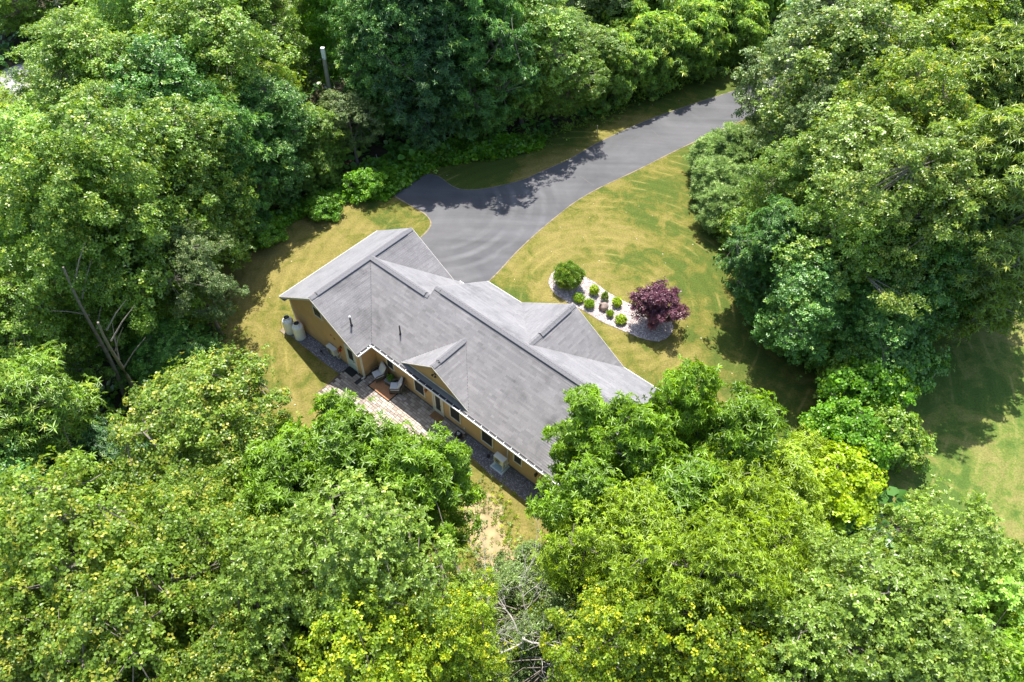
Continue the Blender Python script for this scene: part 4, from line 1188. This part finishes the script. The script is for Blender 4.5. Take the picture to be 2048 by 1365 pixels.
TREES = [
    ('maple0', -14.18, 18.78, 11.5, 4.0, 'maple', 'spreading maple with orange-tipped new leaves just left of the patio', 'tree', 'maple_tree'),
    ('leafy0', -6.79, 16.87, 12, 2.5, 'bright', 'bright green tree with drooping leaf fans below the sunlit patio corner', 'tree', 'broadleaf_tree'),
    ('leafy1', -4.33, 16.07, 11.7, 2.15, 'bright', "bright green tree with leaf fans in front of the patio's right end", 'tree', 'broadleaf_tree'),
    ('leafy1', -9.43, 16.03, 11, 2.4, 'bright', 'bright green leafy tree between the orange-tipped maple and the patio trees', 'tree', 'broadleaf_tree'),
    ('oak0', -5.05, 11.05, 15.5, 3.2, 'oak', 'dull green oak with star-shaped leaf rosettes below the patio trees', 'tree', 'oak_tree'),
    ('oak1', -7.74, 9.44, 15.5, 2.6, 'oak', 'oak at lower left centre between yellow-flecked maples', 'tree', 'oak_tree'),
    ('maple1', -15.90, 11.56, 14.5, 3.6, 'maple', 'maple full of small yellow leaf tips at the left edge above the bottom corner', 'tree', 'maple_tree'),
    ('maple0', -11.46, 11.69, 14, 3.2, 'maple', 'yellow-tipped maple below the large orange-tipped maple', 'tree', 'maple_tree'),
    ('maple1', -12.39, 8.38, 14.5, 3.3, 'maple', 'yellow-tipped maple cut by the bottom edge, left of centre', 'tree', 'maple_tree'),
    ('maple0', -16.85, 8.41, 13, 3.0, 'maple', 'pinkish yellow maple filling the bottom left corner', 'tree', 'maple_tree'),
    ('maple1', -8.79, 7.17, 14, 2.6, 'maple', 'dark-gapped maple at the bottom edge beneath the left oak', 'tree', 'maple_tree'),
    ('maple0', -4.91, 8.08, 14, 3.1, 'yellow', 'bright green maple with lemon-yellow tips at the bottom edge left of the dead branches', 'tree', 'maple_tree'),
    ('maple1', -1.93, 8.99, 12.5, 2.2, 'yellow', 'smaller yellow-tipped maple right beside the bare white branches', 'tree', 'maple_tree'),
    ('wispy', 0.60, 12.13, 7, 2.5, 'pale', 'thin grey-green tree behind the bare white branches', 'tree', 'grey_tree'),
    ('wispy', 1.71, 9.61, 9, 2.4, 'pale', 'wispy grey-green tree cut by the bottom edge below the bare branches', 'tree', 'grey_tree'),
    ('bush0', 1.34, 15.09, 3.5, 1.6, 'pale', 'low grey-green brush where the dry straw gap narrows', 'shrub', 'shrub'),
    ('leafy0', 3.39, 15.60, 11, 1.95, 'bright', 'bright green tree with leaf fans touching the front corner of the house roof', 'tree', 'broadleaf_tree'),
    ('leafy1', 5.38, 17.54, 12.5, 1.9, 'bright', 'tall bright green tree whose spires rise in front of the right roof end', 'tree', 'broadleaf_tree'),
    ('leafy0', 10.09, 17.95, 12.5, 2.2, 'bright', 'bright green tree right of the roof end with its top against the lawn', 'tree', 'broadleaf_tree'),
    ('compound1', 5.23, 12.87, 12.5, 3.0, 'yellow_green', 'yellow-green tree below the right roof end', 'tree', 'broadleaf_tree'),
    ('compound0', 9.17, 13.60, 13, 2.9, 'yellow_green', 'yellow-green tree halfway between the roof end and the lime bush', 'tree', 'broadleaf_tree'),
    ('leafy1', 12.72, 17.43, 9, 2.0, 'yellow_green', 'small yellow-green tree directly left of the lime bush', 'tree', 'broadleaf_tree'),
    ('compound1', 7.50, 10.71, 14.5, 3.1, 'yellow_green', 'olive yellow tree in the lower right centre left of the big oak', 'tree', 'broadleaf_tree'),
    ('maple0', 4.04, 9.16, 13, 2.6, 'yellow', 'golden yellow maple at the bottom right of the bare branches', 'tree', 'maple_tree'),
    ('maple1', 7.04, 8.54, 13.5, 2.8, 'yellow', 'gold-speckled maple at the bottom edge, second right of the bare branches', 'tree', 'maple_tree'),
    ('oak0', 12.45, 8.89, 15.5, 3.4, 'oak', 'large pale oak with glossy star rosettes in the lower right', 'tree', 'oak_tree'),
    ('oak1', 16.57, 12.02, 14, 2.8, 'oak', 'pale oak whose crown reaches up over the right-hand lawn', 'tree', 'oak_tree'),
    ('oak1', 12.25, 12.14, 11.5, 2.2, 'oak', 'smaller pale oak just below the lime bush', 'tree', 'oak_tree'),
    ('oak0', 9.90, 8.32, 14.5, 2.8, 'oak', 'grey-green oak at the bottom edge right of the gold-speckled maple', 'tree', 'oak_tree'),
    ('oak1', 13.00, 7.94, 15.5, 3.0, 'oak', 'oak cut by the bottom edge near the right corner', 'tree', 'oak_tree'),
    ('oak0', 17.98, 9.91, 14, 3.0, 'sumac', 'fresher green oak against the right edge under the lawn', 'tree', 'oak_tree'),
    ('oak1', 16.66, 7.52, 14, 3.0, 'bright', 'bright green oak filling the bottom right corner', 'tree', 'oak_tree'),
    ('bush1', 18.26, 21.31, 3.2, 2.3, 'lime', 'bright lime yellow bush at the tip of the lawn', 'shrub', 'lime_bush'),
    ('bush0', 17.10, 23.08, 2.4, 1.5, 'yellow_green', 'feathery yellow-green shrub left of the lime bush', 'shrub', 'shrub'),
    ('bush1', 19.69, 24.02, 3.6, 2.0, 'fresh', 'fresh green broadleaf shrub directly above the lime bush', 'shrub', 'shrub'),
    ('bush1', 21.86, 24.09, 3.4, 1.9, 'mid', 'rounded green shrub bordering the shaded right lawn', 'shrub', 'shrub'),
    ('bush1', 21.25, 26.97, 4.2, 2.3, 'fresh', 'large-leaved green shrub in the middle of the thicket between the lawns', 'shrub', 'shrub'),
    ('bush0', 21.47, 29.51, 4.2, 2.2, 'mid', 'dark green shrub on the upper left of the thicket between the lawns', 'shrub', 'shrub'),
    ('bush1', 23.82, 28.99, 4.4, 2.1, 'dark', 'dark shrub at the top right of the thicket between the lawns', 'shrub', 'shrub'),
    ('open0', -19.38, 31.96, 8.5, 2.4, 'pale', 'round grey-green tree left of the house beside the mown grass', 'tree', 'grey_tree'),
    ('open0', -22.76, 29.18, 16.5, 3.7, 'mid', 'tall open tree with two bare leaning trunks at the left', 'tree', 'forked_tree'),
    ('tall1', -26.44, 24.99, 12, 2.9, 'mid', 'mid green tree at the left edge beside the bare leaning trunks', 'tree', 'broadleaf_tree'),
    ('tall2', -22.71, 18.43, 12, 3.6, 'mid', 'feathery tree at the left edge level with the patio', 'tree', 'broadleaf_tree'),
    ('tall2', -20.92, 18.59, 7.5, 2.6, 'teal', 'dark bluish tree in the shady hollow left of the orange-tipped maple', 'tree', 'broadleaf_tree'),
    ('tall1', -21.93, 15.59, 10.5, 2.6, 'dark', 'dark green tree low at the left edge above the yellow-tipped maples', 'tree', 'broadleaf_tree'),
    ('tall1', -21.36, 28.39, 4.5, 2.4, 'dark', 'dark tree in the shade under the leaning trunks', 'tree', 'broadleaf_tree'),
    ('tall0', -27.29, 31.85, 16, 4.6, 'sumac', 'pale feathery tree at the left edge above the leaning trunks', 'tree', 'locust_tree'),
    ('tall1', -22.85, 32.48, 16, 4.2, 'mid', 'soft green tree in the left part, above the two leaning trunks', 'tree', 'broadleaf_tree'),
    ('tall1', -21.13, 38.19, 13, 3.6, 'mid', "green tree at the clearing's edge above the round grey-green tree", 'tree', 'broadleaf_tree'),
    ('tall0', -25.62, 39.85, 13, 3.6, 'mid', 'tree just behind the round grey-green tree on its left', 'tree', 'broadleaf_tree'),
    ('tall2', -20.30, 42.00, 11, 3.2, 'dark', 'dark tree overhanging the mown strip upper left of the house', 'tree', 'broadleaf_tree'),
    ('tall1', -23.30, 43.31, 14, 3.8, 'dark', 'dark glossy tree in the middle of the left wood', 'tree', 'broadleaf_tree'),
    ('tall0', -18.22, 46.23, 10, 3.3, 'dark', 'dark tree behind the bright weeds upper left of the driveway', 'tree', 'broadleaf_tree'),
    ('tall2', -15.84, 48.24, 6.5, 2.5, 'mid', 'mid green tree behind the weeds left of the small pale tree', 'tree', 'broadleaf_tree'),
    ('open0', -13.19, 50.69, 6.5, 2.2, 'pale', 'small pale grey-green tree right of the utility pole foot', 'tree', 'grey_tree'),
    ('tall0', -18.79, 49.75, 9, 2.6, 'yellow_green', 'yellowish slim tree left of the utility pole', 'tree', 'broadleaf_tree'),
    ('tall1', -21.50, 48.31, 15, 4.2, 'mid', 'tall pale-flecked tree in the upper left wood', 'tree', 'broadleaf_tree'),
    ('tall0', -28.21, 44.27, 15, 4.6, 'mid', 'broad tree in the upper left wood above the leaning trunks', 'tree', 'broadleaf_tree'),
    ('tall1', -35.04, 43.98, 9.5, 3.6, 'yellow', 'yellow-leaved tree near the left edge', 'tree', 'maple_tree'),
    ('tall1', -28.16, 55.74, 16, 4.8, 'sumac', 'light green tree near the top left, right of the pale road patch', 'tree', 'broadleaf_tree'),
    ('tall0', -36.29, 54.22, 7, 3.4, 'yellow_green', 'yellow-green tree in the top left in front of the pale road patch', 'tree', 'broadleaf_tree'),
    ('tall1', -42.97, 49.32, 12, 4.2, 'yellow_green', 'bright tree at the left edge near the top', 'tree', 'broadleaf_tree'),
    ('tall0', -21.61, 57.62, 16, 4.4, 'mid', 'fine-leaved tree at the top left of the utility pole', 'tree', 'broadleaf_tree'),
    ('tall1', -15.36, 61.61, 17, 3.8, 'fresh', 'vivid green maple at the top edge behind the utility pole', 'tree', 'maple_tree'),
    ('tall2', -10.92, 55.67, 11, 3.2, 'dark', 'very dark tree directly right of the utility pole', 'tree', 'broadleaf_tree'),
    ('tall0', -10.37, 54.73, 15, 3.8, 'dark', 'dark tree with a bare trunk showing, top centre left', 'tree', 'broadleaf_tree'),
    ('tall2', -7.51, 54.13, 15, 4.0, 'teal', "dark bluish feathery tree above the driveway's left end", 'tree', 'hemlock_tree'),
    ('tall2', -3.68, 54.82, 15, 4.2, 'dark', 'dark drooping tree straight above the middle of the driveway bay', 'tree', 'hemlock_tree'),
    ('tall1', -6.30, 60.81, 18, 4.8, 'dark', 'dark tree behind the bluish feathery one at the top edge', 'tree', 'broadleaf_tree'),
    ('tall1', 0.17, 57.51, 13, 3.9, 'sumac', 'light green maple standing tall at top centre', 'tree', 'maple_tree'),
    ('tall0', 3.51, 58.46, 9.5, 3.4, 'mid', "mid green tree over the driveway's upper edge at top centre", 'tree', 'broadleaf_tree'),
    ('tall1', 6.55, 61.05, 7, 2.8, 'mid', 'olive tree left of the sumac thicket', 'tree', 'broadleaf_tree'),
    ('tall0', -1.86, 65.38, 18, 5.0, 'mid', 'tree at the top edge behind the light maple', 'tree', 'broadleaf_tree'),
    ('sumac', 8.19, 61.55, 6, 3.0, 'sumac', 'sumac with star-like fronds nearest the driveway, leftmost of the thicket', 'shrub', 'sumac'),
    ('sumac', 11.87, 63.88, 6.5, 3.4, 'sumac', "sumac in the thicket's front row, second from the left", 'shrub', 'sumac'),
    ('sumac', 16.02, 66.79, 6.5, 3.4, 'sumac', "sumac in the thicket's front row, third from the left", 'shrub', 'sumac'),
    ('sumac', 20.40, 69.85, 6, 3.2, 'sumac', 'sumac at the right end of the thicket where the driveway leaves', 'shrub', 'sumac'),
    ('sumac', 10.94, 69.82, 8, 4.0, 'sumac', "taller sumac in the thicket's back row on the left", 'shrub', 'sumac'),
    ('sumac', 16.91, 73.67, 8, 4.2, 'sumac', "taller sumac in the thicket's back row on the right", 'shrub', 'sumac'),
    ('tall1', 7.55, 71.62, 12, 4.2, 'pale', 'pale speckled tree behind the sumac thicket', 'tree', 'broadleaf_tree'),
    ('sumac', 23.31, 77.79, 9, 4.6, 'mid', "large green sumac at the top edge above the driveway's end", 'shrub', 'sumac'),
    ('tall2', 15.91, 88.18, 10, 5.0, 'dark', 'dark tree in shade at the top edge above the sumac thicket', 'tree', 'broadleaf_tree'),
    ('tall1', 22.28, 52.75, 15, 4.3, 'pale', 'grey-green tree over the far end of the driveway', 'tree', 'broadleaf_tree'),
    ('open0', 21.58, 45.10, 12, 3.3, 'pale', 'loose pale tree whose branches overlap the driveway on the right', 'tree', 'broadleaf_tree'),
    ('tall1', 23.38, 48.62, 15.5, 4.6, 'oak', "pale tree in the upper right behind the driveway's end", 'tree', 'broadleaf_tree'),
    ('tall0', 27.85, 60.60, 15, 5, 'mid', 'mid green tree at the top edge, upper right', 'tree', 'broadleaf_tree'),
    ('tall1', 30.76, 54.72, 15.5, 4.6, 'yellow_green', 'yellow-green tree near the top right', 'tree', 'broadleaf_tree'),
    ('tall0', 36.45, 56.59, 15.5, 4.8, 'mid', 'tree in the top right corner', 'tree', 'broadleaf_tree'),
    ('tall2', 30.46, 43.60, 16, 4.6, 'oak', 'feathery walnut-like tree below the top right corner', 'tree', 'walnut_tree'),
    ('maple0', 23.91, 40.47, 16, 4.2, 'maple', 'maple with yellowish tips in the upper right', 'tree', 'maple_tree'),
    ('tall1', 20.63, 38.41, 14, 3.8, 'oak', 'pale-flecked tree right of the juniper', 'tree', 'broadleaf_tree'),
    ('tall0', 18.71, 39.61, 11, 2.9, 'mid', 'mid green tree directly behind the juniper', 'tree', 'broadleaf_tree'),
    ('open0', 22.24, 33.90, 15.5, 4.2, 'oak', 'open tree with bare grey limbs showing in the right wood', 'tree', 'broadleaf_tree'),
    ('tall2', 26.49, 34.20, 16, 4.2, 'oak', 'pale feathery tree at the right edge', 'tree', 'walnut_tree'),
    ('tall1', 20.26, 33.23, 11.5, 3.6, 'mid', 'mid green tree in the centre of the right wood', 'tree', 'broadleaf_tree'),
    ('tall2', 16.72, 35.20, 9, 2.6, 'dark', 'deep green tree with feathery sprays reaching over the lawn', 'tree', 'broadleaf_tree'),
    ('tall1', 17.82, 31.71, 8.5, 2.8, 'dark', 'dark tree casting the jagged shadow on the lawn', 'tree', 'broadleaf_tree'),
    ('tall1', 24.70, 32.97, 11.5, 3.3, 'dark', 'dark tree with a leaning trunk above the right lawn', 'tree', 'broadleaf_tree'),
    ('tall2', 30.32, 35.61, 10.5, 3.3, 'teal', 'bluish feathery tree at the right edge above the shaded lawn', 'tree', 'broadleaf_tree'),
    ('tall1', 21.27, 30.68, 7.5, 2.6, 'dark', 'low dark tree where the two lawns part', 'tree', 'broadleaf_tree'),
    ('juniper', 15.42, 47.40, 3.6, 1.7, 'juniper', 'bushy green juniper nearest the driveway verge', 'shrub', 'juniper'),
    ('juniper', 15.49, 44.25, 3.4, 1.6, 'juniper', 'bushy green juniper at the lower end of the clump', 'shrub', 'juniper'),
    ('juniper', 17.25, 50.72, 4.2, 1.9, 'juniper', 'tallest bushy juniper at the back of the clump', 'shrub', 'juniper'),
    ('juniper', 17.98, 45.67, 4.2, 1.8, 'juniper', 'juniper at the right side of the clump', 'shrub', 'juniper'),
    ('bush0', 16.97, 42.15, 3.2, 1.9, 'mid', 'green shrub below the juniper clump', 'shrub', 'shrub'),
    ('bush1', -11.78, 46.70, 2.2, 1.4, 'fresh', "bright green shrub by the weeds at the driveway's left tip", 'shrub', 'shrub'),
    ('bush1', -14.70, 44.26, 1.6, 1.3, 'fresh', 'vivid green low shrub in the weeds upper left of the house', 'shrub', 'shrub'),
    ('bush1', -18.61, 41.23, 1.8, 1.5, 'fresh', 'vivid green shrub under the dark trees left of the weeds', 'shrub', 'shrub'),
    ('spire0', 3.33, 19.20, 11.8, 1.3, 'bright', 'narrow bright green spire overlapping the lower roof slope', 'tree', 'broadleaf_tree'),
    ('leafy1', 7.68, 19.37, 13, 1.75, 'bright', "highest bright green spire, just right of the roof's far corner", 'tree', 'broadleaf_tree'),
    ('leafy0', 7.32, 14.94, 12, 2.5, 'bright', 'bright green tree filling the gap below the two rightmost spires', 'tree', 'broadleaf_tree'),
    ('spire0', -7.28, 17.92, 12.5, 1.2, 'bright', 'narrow bright green spire rising in front of the sunlit patio', 'tree', 'broadleaf_tree'),
    ('spire0', -2.83, 17.05, 11.2, 1.15, 'bright', 'narrow bright green spire in front of the patio end by the planter', 'tree', 'broadleaf_tree'),
    ('tall1', -49.50, 71.46, 12, 4.6, 'mid', 'tree in the top left corner beyond the pale road patch', 'tree', 'broadleaf_tree'),
    ('tall0', -44.60, 77.15, 14, 4.8, 'yellow_green', 'yellow-green tree at the top edge beyond the pale road patch', 'tree', 'broadleaf_tree'),
    ('tall1', -35.15, 69.24, 15, 4.6, 'mid', 'tree at the top edge right of the pale road patch', 'tree', 'broadleaf_tree'),
    ('tall0', -59.65, 79.72, 14, 5, 'mid', 'farthest tree in the top left corner', 'tree', 'broadleaf_tree'),
    ('tall0', -28.61, 72.65, 15, 4.6, 'sumac', 'light tree at the top edge left of the vivid maple', 'tree', 'broadleaf_tree'),
    ('tall1', -20.95, 70.03, 15, 4.4, 'mid', 'tree at the top edge just left of the vivid maple', 'tree', 'broadleaf_tree'),
    ('juniper', 15.66, 50.65, 3.4, 1.6, 'juniper', 'juniper at the upper left of the clump, closest to the asphalt', 'shrub', 'juniper'),
]
for args in TREES:
    plant(*args)


# ------------------------------------------------------------------ planting bed plants
def ball(px, py, r, h, kind, leaf, mat, label, n, seed, name='round_shrub', cat='shrub', flat=1.0):
    x, y = ground_at(px, py); g = np.random.default_rng(seed)
    d = g.normal(size=(n, 3)); d /= np.linalg.norm(d, axis=1)[:, None]; d[:, 2] = np.where(d[:, 2] < -.3, -d[:, 2], d[:, 2])
    q = g.uniform(.45, 1.03, (n, 1)) ** .6
    P = d * q * [r, r, h / 2] + [0, 0, h * .5]; P *= (1 + .13 * np.sin(P[:, :1] * 9 / r + seed) * np.cos(P[:, 1:2] * 8 / r) + .10 * np.sin(P[:, 2:] * 12 / h + seed)); P += g.normal(0, .06 * r, (n, 3)); P[:, 2] = np.maximum(P[:, 2], .05)
    N = d + g.normal(0, .35, (n, 3)) + [0, 0, .4]
    t = tag(empty(name, (x, y, .03), 0), label, cat)
    if r < .5: t.scale = (.9, .9, .9)
    cc = .5 + .5 * np.sin(P[:, 0] * 7 / r) * np.cos(P[:, 1] * 6 / r)
    tip = np.where(g.uniform(size=n) < .2, g.uniform(.3, 1, n), 0)
    link(bpy.data.objects.new('foliage', foliage_mesh('foliage', P, N, leaf * g.uniform(.7, 1.2, n), cc, tip, kind, LM[mat], seed)), t)
    b = MB()
    for k in range(5): a = k * 1.26; b.tube([(0, 0, 0), (r * .3 * math.cos(a), r * .3 * math.sin(a), h * .3), (r * .6 * math.cos(a), r * .6 * math.sin(a), h * .6)], [.03, .02, .01], 4)
    b.build('stems', M['bark'], t, recalc=False)
    return t


ball(1135, 573, .92, 1.75, 'needle', .20, 'mid', 'large round dark green shrub at the left end of the stone bed', 2600, 101)
ball(1157, 602, .40, .55, 'fine', .12, 'bright', 'low spreading green shrub beside the large round shrub', 420, 102)
ball(1187, 589, .33, .75, 'fine', .12, 'lime', 'yellow-green shrub in the back row, nearer the large round shrub', 420, 103)
ball(1208, 601, .22, .6, 'needle', .22, 'mid', 'thin dark grassy tuft between the two yellow-green shrubs', 90, 104, 'grass_tuft', 'grass tuft')
ball(1233, 612, .31, .65, 'fine', .12, 'lime', 'yellow-green shrub in the back row, nearer the purple maple', 400, 105)
ball(1178, 615, .38, .60, 'needle', .11, 'bright', 'neat round green shrub in the front row, left of the boulder', 600, 106)
ball(1219, 633, .25, .5, 'needle', .10, 'bright', 'smallest round green shrub in front of the boulder', 350, 107)
ball(1241, 645, .38, .55, 'fine', .12, 'yellow_green', 'olive green mounded shrub nearest the purple maple', 420, 108)

cr, tm, H0, R0 = make_tree(81, 3.2, 1.38, .18, 'fine', .13, 115, 28, .34, .12, LM['purple'], lumps=.42, trunk_r=.06)
px, py = ground_at(1306, 650)
t = tag(empty('purple_maple', (px, py, .03), .5), 'small purple-leaved maple standing at the right end of the stone bed', 'tree')
link(bpy.data.objects.new('crown', cr), t); link(bpy.data.objects.new('trunk', tm), t)
P_ = np.random.default_rng(3)
pts = P_.normal(size=(70, 3)) * [.08, .08, .05] + [0, 0, .2]
link(bpy.data.objects.new('leaves', foliage_mesh('leaves', pts, pts - [0, 0, .1], P_.uniform(.08, .14, 70), P_.uniform(size=70), P_.uniform(size=70) * 0, 'fine', LM['fresh'], 9)), POT_PLANT)

# dead tree with bare pale limbs
def dead_tree(x, y, H, label, seed):
    t = tag(empty('dead_tree', (x, y, 0), 0), label, 'tree'); g = random.Random(seed); tr = MB(); br = MB()
    tr.tube([(0, 0, 0), (.1, 0, H * .4), (.15, .1, H * .7)], [.10, .08, .05], 8)

    def grow(p, d, L, r, lvl, mb):
        pts = [p]; n = 5 if lvl < 2 else 3
        for i in range(n):
            d = (d + Vector((g.uniform(-.28, .28), g.uniform(-.28, .28), g.uniform(-.12, .2)))).normalized(); p = p + d * L / n; pts.append(p)
            if lvl < 3 and i >= 1:
                for _ in range(1 if g.random() < .7 else 2):
                    q = (d + Vector((g.uniform(-1, 1), g.uniform(-1, 1), g.uniform(-.35, .7)))).normalized()
                    grow(p, q, L * g.uniform(.4, .65), r * .5, lvl + 1, mb)
        mb.tube(pts, [r * (1 - .75 * k / n) for k in range(n + 1)], 4 if lvl > 1 else 6)

    for k in range(6):
        a = k * 1.05 + g.uniform(-.3, .3); br_ = MB()
        grow(Vector((.12, .05, H * (.5 + .04 * k))), Vector((math.cos(a), math.sin(a), .75)), H * .27, .034, 0, br_)
        br_.build('branch', M['bark_pale'], t, recalc=False)
    tr.build('trunk', M['bark_pale'], t, recalc=False)
    return t


x, y = ground_at(1040, 1275, 8.0)
dead_tree(x, y, 11.0, 'bare dead tree with pale twisting limbs at the bottom centre', 4)

# the open tree on the left: two long leaning bare trunks carry its crown
forked = bpy.data.objects['forked_tree']
forked.rotation_euler = (0, 0, 0)
for ch in list(forked.children):
    if ch.name.startswith('trunk'): bpy.data.objects.remove(ch)
for (a, b_) in (((252, 800), (135, 530)), ((272, 800), (205, 640))):
    p = Vector((*ground_at(*a), 0)); q = Vector((*ground_at(*b_, 12.0), 12.0)) - p
    o_ = p - forked.location
    tr = MB(); tr.tube([o_ + q * s + Vector((.15 * math.sin(s * 5), .1 * math.cos(s * 4) - .1, 0)) for s in np.linspace(0, 1, 9)], list(np.linspace(.14, .05, 9)), 8)
    t = tr.build('trunk', M['bark'], forked, recalc=False)
    g = random.Random(int(p.x * 10))
    for k in range(6):
        s = .35 + .11 * k; o = o_ + q * s; d = Vector((g.uniform(-1, 1), g.uniform(-1, 1), .9)).normalized() * 2.2
        bb = MB(); bb.tube([o, o + d * .5 + Vector((0, 0, .1)), o + d], [.045, .03, .01], 5); bb.build('branch', M['bark'], t, recalc=False)


# ------------------------------------------------------------------ undergrowth, weeds, grass tufts
def cover(name, poly, n, size, h, kind, mat, seed, avoid=None, z=.0):
    g = np.random.default_rng(seed); xs = [p[0] for p in poly]; ys = [p[1] for p in poly]; P = []
    while len(P) < n:
        x, y = g.uniform(min(xs), max(xs)), g.uniform(min(ys), max(ys))
        if not inside((x, y), poly) or (avoid and any(inside((x, y), a) for a in avoid)): continue
        m = .5 + .5 * math.sin(x * 1.3 + seed) * math.cos(y * 1.1)
        P.append((x, y, z + g.uniform(.1, 1) * h * (.3 + m)))
    P = np.array(P); N = g.normal(0, .4, (n, 3)) + [0, 0, 1]
    cc = .5 + .5 * np.sin(P[:, 0] * 1.7) * np.cos(P[:, 1] * 1.9)
    tip = np.where(g.uniform(size=n) < .12, g.uniform(.3, 1, n), 0)
    o = bpy.data.objects.new(name, foliage_mesh(name, P, N, size * g.uniform(.6, 1.3, n), cc, tip, kind, LM[mat], seed)); link(o)
    return tag(o, kind='stuff')


cover('weeds', ground_poly([(480, 520), (560, 455), (620, 432), (700, 402), (775, 400), (850, 347), (880, 332), (1000, 318), (1080, 300), (1090, 278), (930, 282), (840, 296), (740, 330), (640, 390), (540, 440), (470, 500)]), 5200, .30, .55, 'maple', 'fresh', 201)
DENSE = ground_poly([(-300, 1700), (-300, 100), (400, -60), (2400, -60), (2600, 1700)])
DENSE = [(-75, 2), (75, 2), (95, 95), (-95, 95)]
side = ground_poly([(1790, 700), (1880, 650), (2100, 590), (2500, 640), (2500, 1200), (2000, 1120), (1800, 1010), (1640, 985), (1740, 890)])
roadp = ground_poly([(-60, 165), (130, 95), (300, 20), (420, -60), (520, -60), (380, 50), (230, 150), (60, 235), (-60, 280)])
cover('undergrowth', DENSE, 14000, .6, 1.2, 'maple', 'dark', 202, [LAWN, side, roadp, drive_loop])


def edge_brush(name, poly, n, spread, size, h, kind, mat, seed, avoid):
    """rough growth where mown grass meets the wood"""
    g = np.random.default_rng(seed); P = []; E = [(np.array(poly[i]), np.array(poly[(i + 1) % len(poly)])) for i in range(len(poly))]
    L = np.array([np.linalg.norm(b - a) for a, b in E]); L /= L.sum()
    while len(P) < n:
        a, b = E[g.choice(len(E), p=L)]; p = a + (b - a) * g.uniform() + g.normal(0, spread, 2)
        if any(inside(tuple(p), q) for q in avoid): continue
        P.append((p[0], p[1], g.uniform(.05, 1) * h))
    P = np.array(P); N = g.normal(0, .5, (n, 3)) + [0, 0, 1]
    tip = np.where(g.uniform(size=n) < .15, g.uniform(.3, 1, n), 0)
    o = bpy.data.objects.new(name, foliage_mesh(name, P, N, size * g.uniform(.6, 1.3, n), .5 + .5 * np.sin(P[:, 0] * 1.7), tip, kind, LM[mat], seed)); link(o)
    return tag(o, kind='stuff')


HOUSE_FOOT = [hp(*q)[:2] for q in ((-.5, -3), (24.5, -3), (24.5, 11), (-.5, 11))]
edge_brush('rough_grass', LAWN, 4500, .55, .26, .35, 'needle', 'mid', 301, [drive_loop, HOUSE_FOOT])
edge_brush('brush', LAWN, 1500, .9, .22, .8, 'fine', 'mid', 302, [drive_loop, HOUSE_FOOT])
edge_brush('rough_grass', side, 2500, .6, .26, .35, 'needle', 'mid', 303, [drive_loop])
PATHP = ground_poly([(935, 985), (1000, 1000), (1015, 1080), (1090, 1130), (1130, 1190), (1030, 1240), (960, 1130), (930, 1060)])
edge_brush('rough_grass', PATHP, 450, .45, .20, .22, 'needle', 'yellow_green', 304, [])
edge_brush('brush', PATHP, 130, .7, .14, .5, 'fine', 'pale', 305, [])
